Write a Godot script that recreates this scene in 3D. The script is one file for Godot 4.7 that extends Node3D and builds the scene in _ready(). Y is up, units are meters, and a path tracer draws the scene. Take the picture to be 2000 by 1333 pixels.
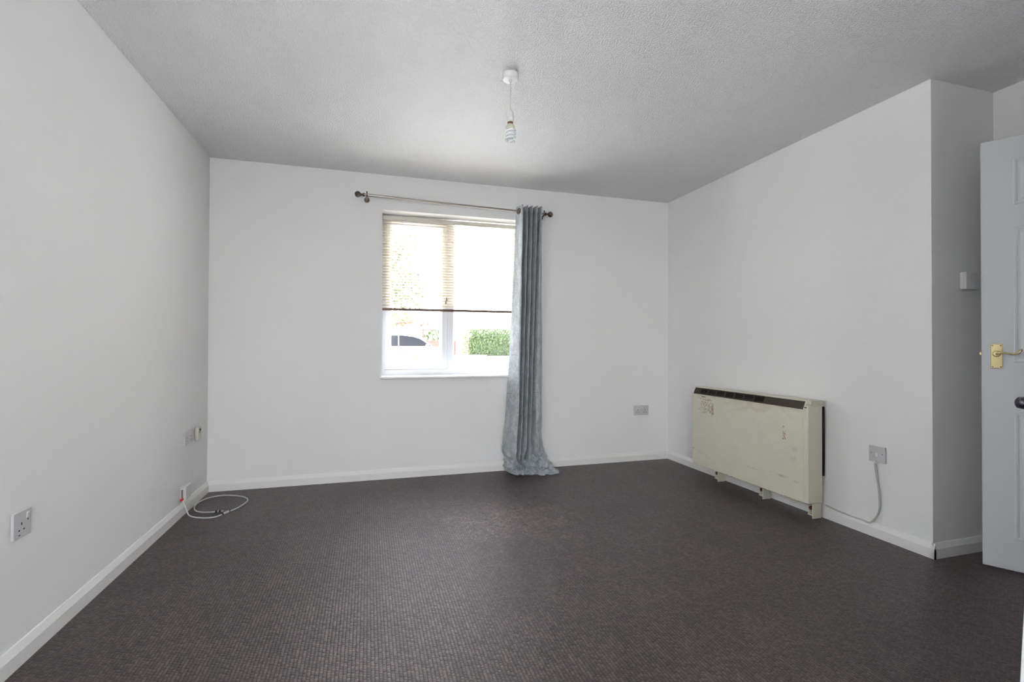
extends Node3D

# room measures in metres: back wall plane z = 0, left wall plane x = 0, floor y = 0
const W := 3.705      # right wall plane
const H := 2.34       # ceiling
const ZC := 2.172     # return wall plane beside the door
const W2 := 4.157     # wall with the door
const ZP := 3.95      # added partition beside the nearer door
const ZN := 5.4       # wall behind the camera
const WX0 := 1.172    # window opening
const WX1 := 2.34
const WY0 := 0.765
const WY1 := 2.07
const EYE := Vector3(1.069, 1.027, 3.858)

var M := {}

# ------------------------------------------------------------------ mesh collector
class Geo:
	var v := PackedVector3Array()
	var n := PackedVector3Array()
	var uv := PackedVector2Array()
	var xf := Transform3D()

	func tri(a: Vector3, b: Vector3, c: Vector3, na: Vector3, nb: Vector3, nc: Vector3, ua := Vector2(), ub := Vector2(), uc := Vector2()) -> void:
		var g := (b - a).cross(c - a)
		if g.length_squared() < 1e-16:
			return
		a = xf * a; b = xf * b; c = xf * c
		na = (xf.basis * na).normalized(); nb = (xf.basis * nb).normalized(); nc = (xf.basis * nc).normalized()
		g = (b - a).cross(c - a)
		if g.dot(na + nb + nc) > 0.0:
			v.append_array([a, c, b]); n.append_array([na, nc, nb]); uv.append_array([ua, uc, ub])
		else:
			v.append_array([a, b, c]); n.append_array([na, nb, nc]); uv.append_array([ua, ub, uc])

	func quad(a: Vector3, b: Vector3, c: Vector3, d: Vector3, nn: Vector3, ua := Vector2(0, 0), ub := Vector2(1, 0), uc := Vector2(1, 1), ud := Vector2(0, 1)) -> void:
		tri(a, b, c, nn, nn, nn, ua, ub, uc)
		tri(a, c, d, nn, nn, nn, ua, uc, ud)

	func flat(a: Vector3, b: Vector3, c: Vector3, away: Vector3) -> void:
		var g := (b - a).cross(c - a).normalized()
		if g.dot((a + b + c) / 3.0 - away) < 0.0:
			g = -g
		tri(a, b, c, g, g, g)

	# chamfered box: low corner, high corner, chamfer
	func box(lo: Vector3, hi: Vector3, r := 0.0) -> void:
		var c := (lo + hi) * 0.5
		var h := (hi - lo) * 0.5
		r = minf(r, minf(h.x, minf(h.y, h.z)) * 0.95)
		var ax: Array[Vector3] = [Vector3.RIGHT, Vector3.UP, Vector3.BACK]
		for k in 3:
			var i := (k + 1) % 3
			var j := (k + 2) % 3
			for s in [-1.0, 1.0]:
				var nn: Vector3 = ax[k] * s
				var o: Vector3 = c + nn * h[k]
				var p: Vector3 = ax[i] * (h[i] - r)
				var q: Vector3 = ax[j] * (h[j] - r)
				quad(o - p - q, o + p - q, o + p + q, o - p + q, nn)
		if r <= 0.0:
			return
		for k in 3:
			var i := (k + 1) % 3
			var j := (k + 2) % 3
			for s in [-1.0, 1.0]:
				for t in [-1.0, 1.0]:
					var a: Vector3 = c + ax[i] * s * h[i] + ax[j] * t * (h[j] - r)
					var b: Vector3 = c + ax[i] * s * (h[i] - r) + ax[j] * t * h[j]
					var e: Vector3 = ax[k] * (h[k] - r)
					quad(a - e, a + e, b + e, b - e, (ax[i] * s + ax[j] * t).normalized())
		for sx in [-1.0, 1.0]:
			for sy in [-1.0, 1.0]:
				for sz in [-1.0, 1.0]:
					var s := Vector3(sx, sy, sz)
					var a := c + s * Vector3(h.x, h.y - r, h.z - r)
					var b := c + s * Vector3(h.x - r, h.y, h.z - r)
					var d := c + s * Vector3(h.x - r, h.y - r, h.z)
					var nn := s.normalized()
					tri(a, b, d, nn, nn, nn)

	# tube along points
	func tube(pts: Array, r: float, seg := 10, caps := true) -> void:
		var m := pts.size()
		var rings := []
		var up := Vector3.UP
		var t0: Vector3 = (pts[1] - pts[0]).normalized()
		if absf(t0.dot(up)) > 0.9:
			up = Vector3.RIGHT
		var side := t0.cross(up).normalized()
		for i in m:
			var t: Vector3 = (pts[mini(i + 1, m - 1)] - pts[maxi(i - 1, 0)]).normalized()
			side = (side - t * side.dot(t)).normalized()
			var b := t.cross(side)
			var ring := []
			for k in seg:
				var a := TAU * k / seg
				ring.append(side * cos(a) + b * sin(a))
			rings.append(ring)
		for i in m - 1:
			for k in seg:
				var l := (k + 1) % seg
				var a: Vector3 = rings[i][k]; var b: Vector3 = rings[i][l]
				var c: Vector3 = rings[i + 1][l]; var d: Vector3 = rings[i + 1][k]
				tri(pts[i] + a * r, pts[i] + b * r, pts[i + 1] + c * r, a, b, c)
				tri(pts[i] + a * r, pts[i + 1] + c * r, pts[i + 1] + d * r, a, c, d)
		if caps:
			for e in [0, m - 1]:
				var t: Vector3 = (pts[1] - pts[0]).normalized() * -1.0 if e == 0 else (pts[m - 1] - pts[m - 2]).normalized()
				for k in seg:
					tri(pts[e], pts[e] + rings[e][k] * r, pts[e] + rings[e][(k + 1) % seg] * r, t, t, t)

	# turned shape round y: array of Vector2(radius, height)
	func lathe(prof: Array, seg := 28) -> void:
		for i in prof.size() - 1:
			var a: Vector2 = prof[i]
			var b: Vector2 = prof[i + 1]
			var d := (b - a)
			if d.length() < 1e-7:
				continue
			var nn := Vector2(d.y, -d.x).normalized()
			for k in seg:
				var p := TAU * k / seg
				var q := TAU * (k + 1) / seg
				var cp := Vector3(cos(p), 0, sin(p)); var cq := Vector3(cos(q), 0, sin(q))
				var np := cp * nn.x + Vector3.UP * nn.y; var nq := cq * nn.x + Vector3.UP * nn.y
				var A := cp * a.x + Vector3.UP * a.y; var B := cq * a.x + Vector3.UP * a.y
				var C := cq * b.x + Vector3.UP * b.y; var D := cp * b.x + Vector3.UP * b.y
				tri(A, B, C, np, nq, nq)
				tri(A, C, D, np, nq, np)

	func ball(c: Vector3, r: float, seg := 20) -> void:
		for i in seg / 2:
			for k in seg:
				var f := func(ii: int, kk: int) -> Vector3:
					var th := PI * ii / (seg / 2); var ph := TAU * kk / seg
					return Vector3(sin(th) * cos(ph), cos(th), sin(th) * sin(ph))
				var a: Vector3 = f.call(i, k); var b: Vector3 = f.call(i, k + 1)
				var e: Vector3 = f.call(i + 1, k + 1); var d: Vector3 = f.call(i + 1, k)
				tri(c + a * r, c + b * r, c + e * r, a, b, e)
				tri(c + a * r, c + e * r, c + d * r, a, e, d)

	# polygon in xy pushed along z from z0 to z1
	func prism(poly: PackedVector2Array, z0: float, z1: float) -> void:
		var idx := Geometry2D.triangulate_polygon(poly)
		for i in range(0, idx.size(), 3):
			var a := poly[idx[i]]; var b := poly[idx[i + 1]]; var c := poly[idx[i + 2]]
			for z in [z0, z1]:
				var nn := Vector3(0, 0, 1 if z == maxf(z0, z1) else -1)
				tri(Vector3(a.x, a.y, z), Vector3(b.x, b.y, z), Vector3(c.x, c.y, z), nn, nn, nn)
		var turn := -1.0 if Geometry2D.is_polygon_clockwise(poly) else 1.0
		for i in poly.size():
			var a := poly[i]; var b := poly[(i + 1) % poly.size()]
			var d := (b - a).normalized()
			quad(Vector3(a.x, a.y, z0), Vector3(b.x, b.y, z0), Vector3(b.x, b.y, z1), Vector3(a.x, a.y, z1), Vector3(d.y, -d.x, 0) * turn)

	# frame of four mitred bars in the xy plane with a given profile: list of Vector2(inset from outer edge, z)
	func ring(x0: float, y0: float, x1: float, y1: float, prof: Array) -> void:
		for i in prof.size() - 1:
			var a: Vector2 = prof[i]; var b: Vector2 = prof[i + 1]
			var A := [Vector3(x0 + a.x, y0 + a.x, a.y), Vector3(x1 - a.x, y0 + a.x, a.y), Vector3(x1 - a.x, y1 - a.x, a.y), Vector3(x0 + a.x, y1 - a.x, a.y)]
			var B := [Vector3(x0 + b.x, y0 + b.x, b.y), Vector3(x1 - b.x, y0 + b.x, b.y), Vector3(x1 - b.x, y1 - b.x, b.y), Vector3(x0 + b.x, y1 - b.x, b.y)]
			var d := b - a
			var outw: Array[Vector3] = [Vector3.DOWN, Vector3.RIGHT, Vector3.UP, Vector3.LEFT]
			for k in 4:
				var l := (k + 1) % 4
				var nn := (outw[k] * d.y + Vector3.BACK * d.x).normalized()
				quad(A[k], A[l], B[l], B[k], nn)

	func mesh() -> ArrayMesh:
		var arr := []
		arr.resize(Mesh.ARRAY_MAX)
		arr[Mesh.ARRAY_VERTEX] = v
		arr[Mesh.ARRAY_NORMAL] = n
		arr[Mesh.ARRAY_TEX_UV] = uv
		arr[Mesh.ARRAY_TEX_UV2] = uv
		var am := ArrayMesh.new()
		am.add_surface_from_arrays(Mesh.PRIMITIVE_TRIANGLES, arr)
		return am

# ------------------------------------------------------------------ scene helpers
func put(called: String, g: Variant, mat: Material, parent: Node3D = self) -> MeshInstance3D:
	var o := MeshInstance3D.new()
	o.name = called
	o.mesh = g.mesh() if g is Geo else g
	o.material_override = mat
	o.cast_shadow = GeometryInstance3D.SHADOW_CASTING_SETTING_ON
	parent.add_child(o, true)
	return o

func tag(o: Node, label: String, category: String, group := "", kind := "") -> void:
	o.set_meta("label", label)
	o.set_meta("category", category)
	if group != "":
		o.set_meta("group", group)
	if kind != "":
		o.set_meta("kind", kind)

func struct(o: Node, label: String, category: String) -> void:
	tag(o, label, category, "", "structure")

func thing(called: String, at: Vector3, label: String, category: String, group := "") -> Node3D:
	var o := Node3D.new()
	o.name = called
	o.position = at
	add_child(o, true)
	tag(o, label, category, group)
	return o

func boxed(lo: Vector3, hi: Vector3, r := 0.0) -> Geo:
	var g := Geo.new()
	g.box(lo, hi, r)
	return g

func spline(pts: Array, per := 8) -> Array:
	var out := []
	for i in pts.size() - 1:
		var p0: Vector3 = pts[maxi(i - 1, 0)]; var p1: Vector3 = pts[i]
		var p2: Vector3 = pts[i + 1]; var p3: Vector3 = pts[mini(i + 2, pts.size() - 1)]
		for k in per:
			out.append(p1.cubic_interpolate(p2, p0, p3, float(k) / per))
	out.append(pts[-1])
	return out

func mat(called: String, c: Color, rough := 0.6, metal := 0.0) -> StandardMaterial3D:
	var m := StandardMaterial3D.new()
	m.resource_name = called
	m.albedo_color = c
	m.roughness = rough
	m.metallic = metal
	M[called] = m
	return m

func noise_tex(seed_: int, freq: float, kind := FastNoiseLite.TYPE_SIMPLEX_SMOOTH, size := 512, octaves := 3, ramp: Gradient = null) -> NoiseTexture2D:
	var f := FastNoiseLite.new()
	f.seed = seed_
	f.frequency = freq
	f.noise_type = kind
	f.fractal_octaves = octaves
	var t := NoiseTexture2D.new()
	t.width = size
	t.height = size
	t.seamless = true
	t.noise = f
	if ramp:
		t.color_ramp = ramp
	return t

func relief(m: StandardMaterial3D, t: Texture2D, cm: float, per_metre: float) -> void:
	m.heightmap_enabled = true
	m.heightmap_texture = t
	m.heightmap_scale = cm
	m.uv1_triplanar = true
	m.uv1_world_triplanar = true
	m.uv1_scale = Vector3.ONE * per_metre

func grad(stops: Array) -> Gradient:
	var g := Gradient.new()
	var o := PackedFloat32Array()
	var c := PackedColorArray()
	for s in stops:
		o.append(s[0]); c.append(s[1])
	g.offsets = o
	g.colors = c
	return g

# ------------------------------------------------------------------ materials
func make_materials() -> void:
	var wall := mat("wall_paint", Color(0.94, 0.94, 0.937), 0.75)
	relief(wall, noise_tex(3, 0.05, FastNoiseLite.TYPE_SIMPLEX_SMOOTH, 512, 3), 0.025, 3.0)
	var ceil_ := mat("stippled_paint", Color(0.96, 0.96, 0.962), 0.42)
	relief(ceil_, noise_tex(8, 0.035, FastNoiseLite.TYPE_SIMPLEX_SMOOTH, 512, 3, grad([[0.0, Color.BLACK], [0.35, Color(0.08, 0.08, 0.08)], [0.7, Color(0.7, 0.7, 0.7)], [1.0, Color.WHITE]])), 0.5, 5.5)
	mat("gloss_white", Color(0.93, 0.93, 0.92), 0.4)
	mat("door_paint", Color(0.89, 0.9, 0.91), 0.45)
	mat("plastic_white", Color(0.88, 0.88, 0.88), 0.35)
	mat("plastic_grey_white", Color(0.8, 0.8, 0.805), 0.35)
	mat("upvc", Color(0.93, 0.935, 0.95), 0.3)
	mat("hole_dark", Color(0.05, 0.045, 0.05), 0.8)
	mat("cord_white", Color(0.86, 0.85, 0.8), 0.5)
	mat("cable_white", Color(0.83, 0.85, 0.84), 0.4)
	mat("flex_grey", Color(0.76, 0.75, 0.73), 0.45)
	mat("plug_black", Color(0.06, 0.06, 0.065), 0.4)
	mat("plug_silver", Color(0.72, 0.73, 0.74), 0.35, 0.6)
	mat("red_plastic", Color(0.8, 0.16, 0.13), 0.4)
	mat("cream_plastic", Color(0.83, 0.83, 0.77), 0.4)
	mat("grey_slot", Color(0.48, 0.46, 0.42), 0.6)
	mat("nickel", Color(0.66, 0.63, 0.6), 0.28, 0.95)
	mat("nickel_dark", Color(0.42, 0.38, 0.35), 0.35, 0.95)
	mat("brass", Color(0.86, 0.79, 0.6), 0.16, 0.75)
	mat("lamp_cap", Color(0.5, 0.36, 0.27), 0.4, 0.7)
	mat("lamp_glass", Color(0.93, 0.95, 0.96), 0.2)
	mat("blind_cream", Color(0.8, 0.76, 0.68), 0.5)
	mat("blind_rail", Color(0.86, 0.84, 0.79), 0.45)
	mat("blind_brown", Color(0.36, 0.25, 0.18), 0.5)
	mat("heater_cream", Color(0.85, 0.845, 0.765), 0.42)
	mat("heater_brown", Color(0.2, 0.165, 0.13), 0.5)
	mat("heater_black", Color(0.035, 0.03, 0.028), 0.7)
	mat("rust", Color(0.36, 0.22, 0.13), 0.8)
	var pane := mat("pane_glass", Color(1, 1, 1, 0.04), 0.02)
	pane.metallic_specular = 0.22
	pane.transparency = BaseMaterial3D.TRANSPARENCY_ALPHA
	# outside
	mat("leaf_green", Color(0.28, 0.36, 0.19), 0.5)
	mat("leaf_yellow", Color(0.4, 0.43, 0.22), 0.5)
	mat("leaf_red", Color(0.36, 0.25, 0.21), 0.5)
	mat("leaf_dark", Color(0.15, 0.23, 0.11), 0.5)
	mat("petal_pink", Color(0.5, 0.24, 0.3), 0.5)
	for k in ["leaf_green", "leaf_yellow", "leaf_red", "leaf_dark", "petal_pink"]:
		M[k].backlight_enabled = true
		M[k].backlight = M[k].albedo_color * 0.6
	mat("bark", Color(0.33, 0.27, 0.22), 0.9)
	mat("paving", Color(0.85, 0.845, 0.83), 0.9)
	mat("render_white", Color(0.86, 0.85, 0.82), 0.9)
	mat("car_silver", Color(0.8, 0.81, 0.83), 0.3, 0.3)
	mat("car_glass", Color(0.1, 0.11, 0.13), 0.4)
	M.car_glass.metallic_specular = 0.12
	mat("tyre", Color(0.05, 0.05, 0.05), 0.9)
	mat("timber", Color(0.27, 0.22, 0.19), 0.8)
	make_brick()
	make_carpet()
	make_velvet()
	make_stains()
	make_knob()

func make_brick() -> void:
	var im := Image.create(256, 256, false, Image.FORMAT_RGB8)
	var rng := RandomNumberGenerator.new()
	rng.seed = 41
	im.fill(Color(0.36, 0.33, 0.31))
	for r in 16:
		for c in 5:
			var t := rng.randf_range(0.8, 1.1)
			var x := c * 51 + (25 if r % 2 else 0)
			for part in [x, x - 256]:
				im.fill_rect(Rect2i(maxi(part, 0), r * 16, clampi(part + 48, 0, 256) - maxi(part, 0), 13), Color(0.34 * t, 0.22 * t, 0.2 * t))
	var m := mat("brick_red", Color.WHITE, 0.9)
	m.albedo_texture = ImageTexture.create_from_image(im)
	m.uv1_triplanar = true
	m.uv1_world_triplanar = true
	m.uv1_scale = Vector3.ONE * 0.83

# loop-pile carpet: 24 x 24 loops in a tile of 0.288 m
func make_carpet() -> void:
	var n := 576
	var per := 24
	var rng := RandomNumberGenerator.new()
	rng.seed = 12
	var jx := []; var jy := []; var tone := []; var deep := []
	for i in per * per:
		jx.append(rng.randf_range(-0.3, 0.3)); jy.append(rng.randf_range(-0.45, 0.45))
		tone.append(rng.randf_range(0.78, 1.2)); deep.append(rng.randf_range(0.15, 1.0))
	var col := PackedByteArray(); col.resize(n * n * 3)
	var hgt := PackedByteArray(); hgt.resize(n * n)
	var fn := FastNoiseLite.new(); fn.seed = 5; fn.frequency = 0.22
	var step := float(n) / per
	for y in n:
		for x in n:
			var cx := x / step
			var ix := int(cx)
			var off := 0.5 if ix % 2 else 0.0
			var cy := y / step + off
			var iy := int(cy) % per
			var id := iy * per + ix
			var u: float = cx - ix - 0.5 + jx[id] * 0.4
			var v: float = cy - floorf(cy) - 0.5 + jy[id] * 0.5
			# rib: rounded across x, loop bump along z
			var rib := 1.0 - pow(minf(absf(u) * 2.0, 1.0), 2.2)
			var loop: float = 1.0 - pow(absf(v) * 2.0, 3.0) * deep[id]
			var h := (0.5 - u) * 0.55 + clampf(rib, 0.0, 1.0) * 0.2 + clampf(loop, 0.0, 1.0) * 0.14 + fn.get_noise_2d(x, y) * 0.2
			h = clampf(h, 0.0, 1.0)
			# dark hole between loops
			var hole: float = clampf((absf(v) - 0.33) * 6.0, 0.0, 1.0) * deep[id] * clampf(1.5 - absf(u + 0.1) * 3.0, 0.0, 1.0)
			var t: float = tone[id] * (0.58 + 0.46 * clampf(rib, 0.0, 1.0)) * (1.0 - 0.55 * hole) * (1.0 + fn.get_noise_2d(x + 900, y) * 0.42 + fn.get_noise_2d(x * 2.3, y * 2.3 + 500) * 0.3)
			var k := (y * n + x) * 3
			col[k] = int(clampf(123.0 * t, 0, 255)); col[k + 1] = int(clampf(108.0 * t, 0, 255)); col[k + 2] = int(clampf(106.0 * t, 0, 255))
			hgt[y * n + x] = int(clampf((h * (1.0 - 0.5 * hole)) * 255.0, 0, 255))
	var m := mat("carpet", Color(1.0, 0.985, 0.99), 0.4, 0.22)
	m.metallic_specular = 0.56
	m.albedo_texture = ImageTexture.create_from_image(Image.create_from_data(n, n, false, Image.FORMAT_RGB8, col))
	m.heightmap_enabled = true
	m.heightmap_texture = ImageTexture.create_from_image(Image.create_from_data(n, n, false, Image.FORMAT_L8, hgt))
	m.heightmap_scale = 0.24
	m.uv1_scale = Vector3(1.0 / 0.288, 1.0 / 0.288, 1.0)
	# wear, flattening, small spots and some window light over the whole floor (5.6 m x 5.0 m from x -0.2, z -0.4)
	var q := 768
	var wear := FastNoiseLite.new(); wear.seed = 77; wear.frequency = 0.012; wear.fractal_octaves = 4
	var fleck := FastNoiseLite.new(); fleck.seed = 9; fleck.frequency = 0.16; fleck.fractal_octaves = 2
	var big := Image.create(q, q, false, Image.FORMAT_RGB8)
	for y in q:
		for x in q:
			var px := x / float(q) * 5.6 - 0.2
			var pz := y / float(q) * 5.0 - 0.4
			var a := 0.72 + wear.get_noise_2d(x, y) * 0.08
			# worn ragged patch in front of the curtain, its lightness partly painted window light
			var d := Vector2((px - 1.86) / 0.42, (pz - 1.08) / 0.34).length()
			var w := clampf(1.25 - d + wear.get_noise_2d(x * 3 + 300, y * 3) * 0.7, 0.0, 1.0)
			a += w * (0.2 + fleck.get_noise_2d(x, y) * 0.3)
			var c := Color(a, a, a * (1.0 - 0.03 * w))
			big.set_pixel(x, y, c)
	for s in [[1.63, 0.77, 5, 1, 0.55], [1.96, 0.93, 2, 2, 0.6], [0.19, 0.845, 6, 1, 0.7], [0.22, 0.83, 3, 1, 0.72], [1.75, 0.95, 2, 1, 0.65], [3.2, 0.35, 3, 2, 0.7], [2.62, 0.25, 3, 2, 0.75]]:
		var sx := int((s[0] + 0.2) / 5.6 * q); var sy := int((s[1] + 0.4) / 5.0 * q)
		for yy in range(-s[3], s[3] + 1):
			for xx in range(-s[2], s[2] + 1):
				if pow(float(xx) / (s[2] + 0.5), 2) + pow(float(yy) / (s[3] + 0.5), 2) <= 1.0:
					big.set_pixel(sx + xx, sy + yy, big.get_pixel(sx + xx, sy + yy) * s[4])
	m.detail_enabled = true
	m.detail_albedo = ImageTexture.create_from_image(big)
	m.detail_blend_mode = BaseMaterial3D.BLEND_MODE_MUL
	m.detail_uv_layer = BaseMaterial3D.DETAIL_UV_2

func make_velvet() -> void:
	var w := 512
	var h := 1024
	var a := FastNoiseLite.new(); a.seed = 21; a.frequency = 0.02; a.fractal_octaves = 4
	var b := FastNoiseLite.new(); b.seed = 22; b.frequency = 0.07; b.fractal_octaves = 3
	var im := Image.create(w, h, false, Image.FORMAT_RGB8)
	for y in h:
		for x in w:
			var t := 0.5 + a.get_noise_2d(x * 1.6, y * 0.8) * 0.55 + b.get_noise_2d(x * 1.3, y) * 0.4
			t = clampf(t, 0.0, 1.0)
			im.set_pixel(x, y, Color(0.56, 0.585, 0.6).lerp(Color(0.745, 0.77, 0.785), t))
	var rng := RandomNumberGenerator.new()
	rng.seed = 5
	for line in [0.195, 0.41, 0.56, 0.705, 0.775, 0.79]:
		var x := 0
		while x < w:
			var run := rng.randi_range(8, 60)
			var yy := int(line * h) + rng.randi_range(-2, 2)
			if rng.randf() < 0.6:
				for k in run:
					if x + k < w:
						for t in 2:
							var c := im.get_pixel(x + k, yy + t)
							im.set_pixel(x + k, yy + t, c * 0.8)
			x += run + rng.randi_range(2, 20)
	var m := mat("velvet", Color(1, 1, 1), 0.62)
	m.albedo_texture = ImageTexture.create_from_image(im)
	m.rim_enabled = true
	m.rim = 0.25
	m.rim_tint = 0.5

# rust and scuffs on the heater's front
func make_stains() -> void:
	var w := 640
	var h := 340
	var rng := RandomNumberGenerator.new()
	rng.seed = 63
	var n := FastNoiseLite.new(); n.seed = 4; n.frequency = 0.012; n.fractal_octaves = 4
	var f := FastNoiseLite.new(); f.seed = 6; f.frequency = 0.11; f.fractal_octaves = 3
	var base := Color(0.85, 0.845, 0.765)
	var rust := Color(0.5, 0.32, 0.16)
	var im := Image.create(w, h, false, Image.FORMAT_RGB8)
	for y in h:
		for x in w:
			var u := float(x) / w; var v := float(y) / h
			var c := base * (1.0 + n.get_noise_2d(x, y) * 0.02)
			# brown bleed under the grille
			var r := clampf(0.12 - absf(u - 0.55) * 0.18 + n.get_noise_2d(x, y * 2) * 0.16 - v * 0.9, 0.0, 0.4)
			# rust cluster under the left end
			var d := Vector2((u - 0.155) / 0.085, (v - 0.13) / 0.13).length()
			r += clampf((1.0 - d) * 1.2, 0.0, 1.0) * clampf(f.get_noise_2d(x, y) * 2.2 - 0.06, 0.0, 1.0)
			var d2 := Vector2((u - 0.222) / 0.014, (v - 0.19) / 0.075).length()
			r += clampf((1.2 - d2) * 1.3, 0.0, 0.8) * clampf(f.get_noise_2d(x * 2, y) * 2.0 + 0.6, 0.0, 1.0)
			c = c.lerp(rust, clampf(r, 0.0, 0.7))
			# grey smudges low on the right
			for s in [[0.845, 0.78, 0.05, 0.022, 0.34], [0.94, 0.45, 0.03, 0.03, 0.2], [0.93, 0.55, 0.03, 0.03, 0.18], [0.6, 0.8, 0.08, 0.015, 0.22], [0.95, 0.8, 0.03, 0.02, 0.2], [0.45, 0.62, 0.09, 0.012, 0.1]]:
				var e := Vector2((u - s[0]) / s[2], (v - s[1]) / s[3]).length()
				c = c.lerp(Color(0.36, 0.35, 0.31), clampf(1.0 - e, 0.0, 1.0) * s[4] * clampf(0.9 + f.get_noise_2d(x * 0.7, y * 0.7) * 1.5, 0.0, 1.0))
			im.set_pixel(x, y, c)
	# flecks and the remains of a label in the rust
	for k in 46:
		var x := int(w * rng.randf_range(0.075, 0.24)); var y := int(h * [0.055, 0.1, 0.15, 0.2, 0.235][rng.randi() % 5]) + rng.randi_range(-3, 3)
		im.fill_rect(Rect2i(x, y, rng.randi_range(1, 6), rng.randi_range(1, 3)), Color(0.36, 0.24, 0.15))
	im.fill_rect(Rect2i(int(w * 0.198), int(h * 0.215), 5, 6), Color(0.25, 0.3, 0.34))
	im.fill_rect(Rect2i(int(w * 0.105), int(h * 0.022), 22, 3), Color(0.22, 0.14, 0.1))
	for k in 26:
		im.fill_rect(Rect2i(int(w * rng.randf_range(0.853, 0.872)), int(h * rng.randf_range(0.2, 0.36)), rng.randi_range(1, 3), rng.randi_range(2, 7)), Color(0.48, 0.35, 0.22))
	for k in 30:
		im.fill_rect(Rect2i(rng.randi_range(0, w - 4), rng.randi_range(0, h - 4), rng.randi_range(1, 3), rng.randi_range(1, 2)), Color(0.5, 0.46, 0.38))
	for x in range(0, int(w * 0.2)):
		var y := int(h * (0.78 + 0.0006 * x))
		if rng.randf() < 0.5:
			im.set_pixel(x, y, Color(0.55, 0.52, 0.45))
	im.fill_rect(Rect2i(0, int(h * 0.775), 5, 4), Color(0.2, 0.17, 0.14))
	for x in w:
		if rng.randf() < 0.45:
			im.fill_rect(Rect2i(x, h - rng.randi_range(0, 2), 2, 3), Color(0.5, 0.38, 0.26))
	var m := mat("heater_front", Color.WHITE, 0.42)
	m.albedo_texture = ImageTexture.create_from_image(im)
	m.texture_repeat = false

func make_knob() -> void:
	var m := mat("knob_metal", Color(1, 1, 1), 0.3, 0.6)
	m.albedo_texture = noise_tex(31, 0.06, FastNoiseLite.TYPE_CELLULAR, 128, 2, grad([[0.0, Color(0.06, 0.05, 0.08)], [0.5, Color(0.25, 0.24, 0.3)], [0.75, Color(0.75, 0.75, 0.8)], [1.0, Color(0.9, 0.9, 0.93)]]))
	m.uv1_triplanar = true
	m.uv1_scale = Vector3.ONE * 12.0

# ------------------------------------------------------------------ room
func build_room() -> void:
	var t := 0.3
	var g := Geo.new()
	g.quad(Vector3(-0.2, 0, -0.4), Vector3(5.4, 0, -0.4), Vector3(5.4, 0, 5.6), Vector3(-0.2, 0, 5.6), Vector3.UP, Vector2(0, 0), Vector2(5.6, 0), Vector2(5.6, 6.0), Vector2(0, 6.0))
	g.box(Vector3(-0.2, -0.2, -0.299), Vector3(5.4, -0.001, 5.6))
	var fm := g.mesh()
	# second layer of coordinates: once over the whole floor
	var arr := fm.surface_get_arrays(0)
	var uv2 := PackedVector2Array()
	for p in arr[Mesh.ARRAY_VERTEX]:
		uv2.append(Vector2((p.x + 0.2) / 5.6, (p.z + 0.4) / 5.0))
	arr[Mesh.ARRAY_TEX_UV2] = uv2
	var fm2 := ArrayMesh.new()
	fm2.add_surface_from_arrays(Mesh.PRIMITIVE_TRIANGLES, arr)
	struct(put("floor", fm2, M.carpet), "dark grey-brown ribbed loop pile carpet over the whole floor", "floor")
	struct(put("ceiling", boxed(Vector3(-0.15, H, -t), Vector3(5.4, H + 0.15, 5.6)), M.stippled_paint), "white ceiling with a fine stippled texture", "ceiling")
	g = Geo.new()
	g.box(Vector3(0, -0.2, -t), Vector3(WX0, H, 0))
	g.box(Vector3(WX1, -0.2, -t), Vector3(W + 0.12, H, 0))
	g.box(Vector3(WX0, -0.2, -t), Vector3(WX1, WY0, 0))
	g.box(Vector3(WX0, WY1, -t), Vector3(WX1, H, 0))
	struct(put("wall_back", g, M.wall_paint), "white painted wall with the window in it", "wall")
	build_added_side_window()
	struct(put("wall_right", boxed(Vector3(W, -0.2, 0), Vector3(W + 0.12, H, ZC - 0.1)), M.wall_paint), "white wall on the right behind the storage heater", "wall")
	struct(put("wall_return", boxed(Vector3(W, -0.2, ZC - 0.1), Vector3(W2 + 0.12, H, ZC)), M.wall_paint), "short shaded return wall with the light switch beside the door", "wall")
	g = Geo.new()
	g.box(Vector3(W2, -0.2, ZC), Vector3(W2 + 0.12, H, ZC + 0.02))
	g.box(Vector3(W2, 2.01, ZC + 0.02), Vector3(W2 + 0.12, H, 2.93))
	g.box(Vector3(W2, -0.2, 2.93), Vector3(W2 + 0.12, H, ZN))
	struct(put("wall_door", g, M.wall_paint), "white wall above and beside the open door", "wall")
	g = Geo.new()
	g.box(Vector3(5.25, -0.2, 1.8), Vector3(5.4, H, 3.4))
	g.box(Vector3(W2 + 0.12, -0.2, 1.8), Vector3(5.25, H, 1.9))
	g.box(Vector3(W2 + 0.12, -0.2, 3.3), Vector3(5.25, H, 3.4))
	struct(put("wall_hall", g, M.wall_paint), "hall walls behind the door", "wall")
	build_near_wall()
	# skirting boards
	var b := 0.059
	var s := 0.015
	struct(put("baseboard_back", skirting(W), M.gloss_white), "low white skirting board under the window wall", "baseboard")
	var o := put("baseboard_left", skirting(ZN), M.gloss_white)
	o.transform = Transform3D(Basis(Vector3.UP, PI / 2), Vector3(0, 0, ZN))
	struct(o, "low white skirting board along the left wall", "baseboard")
	o = put("baseboard_right", skirting(ZC + s), M.gloss_white)
	o.transform = Transform3D(Basis(Vector3.UP, -PI / 2), Vector3(W, 0, 0))
	struct(o, "low white skirting board along the right wall below the heater", "baseboard")
	o = put("baseboard_return", skirting(W2 - W + s), M.gloss_white)
	o.position = Vector3(W - s, 0, ZC)
	struct(o, "low white skirting board on the return wall behind the door", "baseboard")

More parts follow.
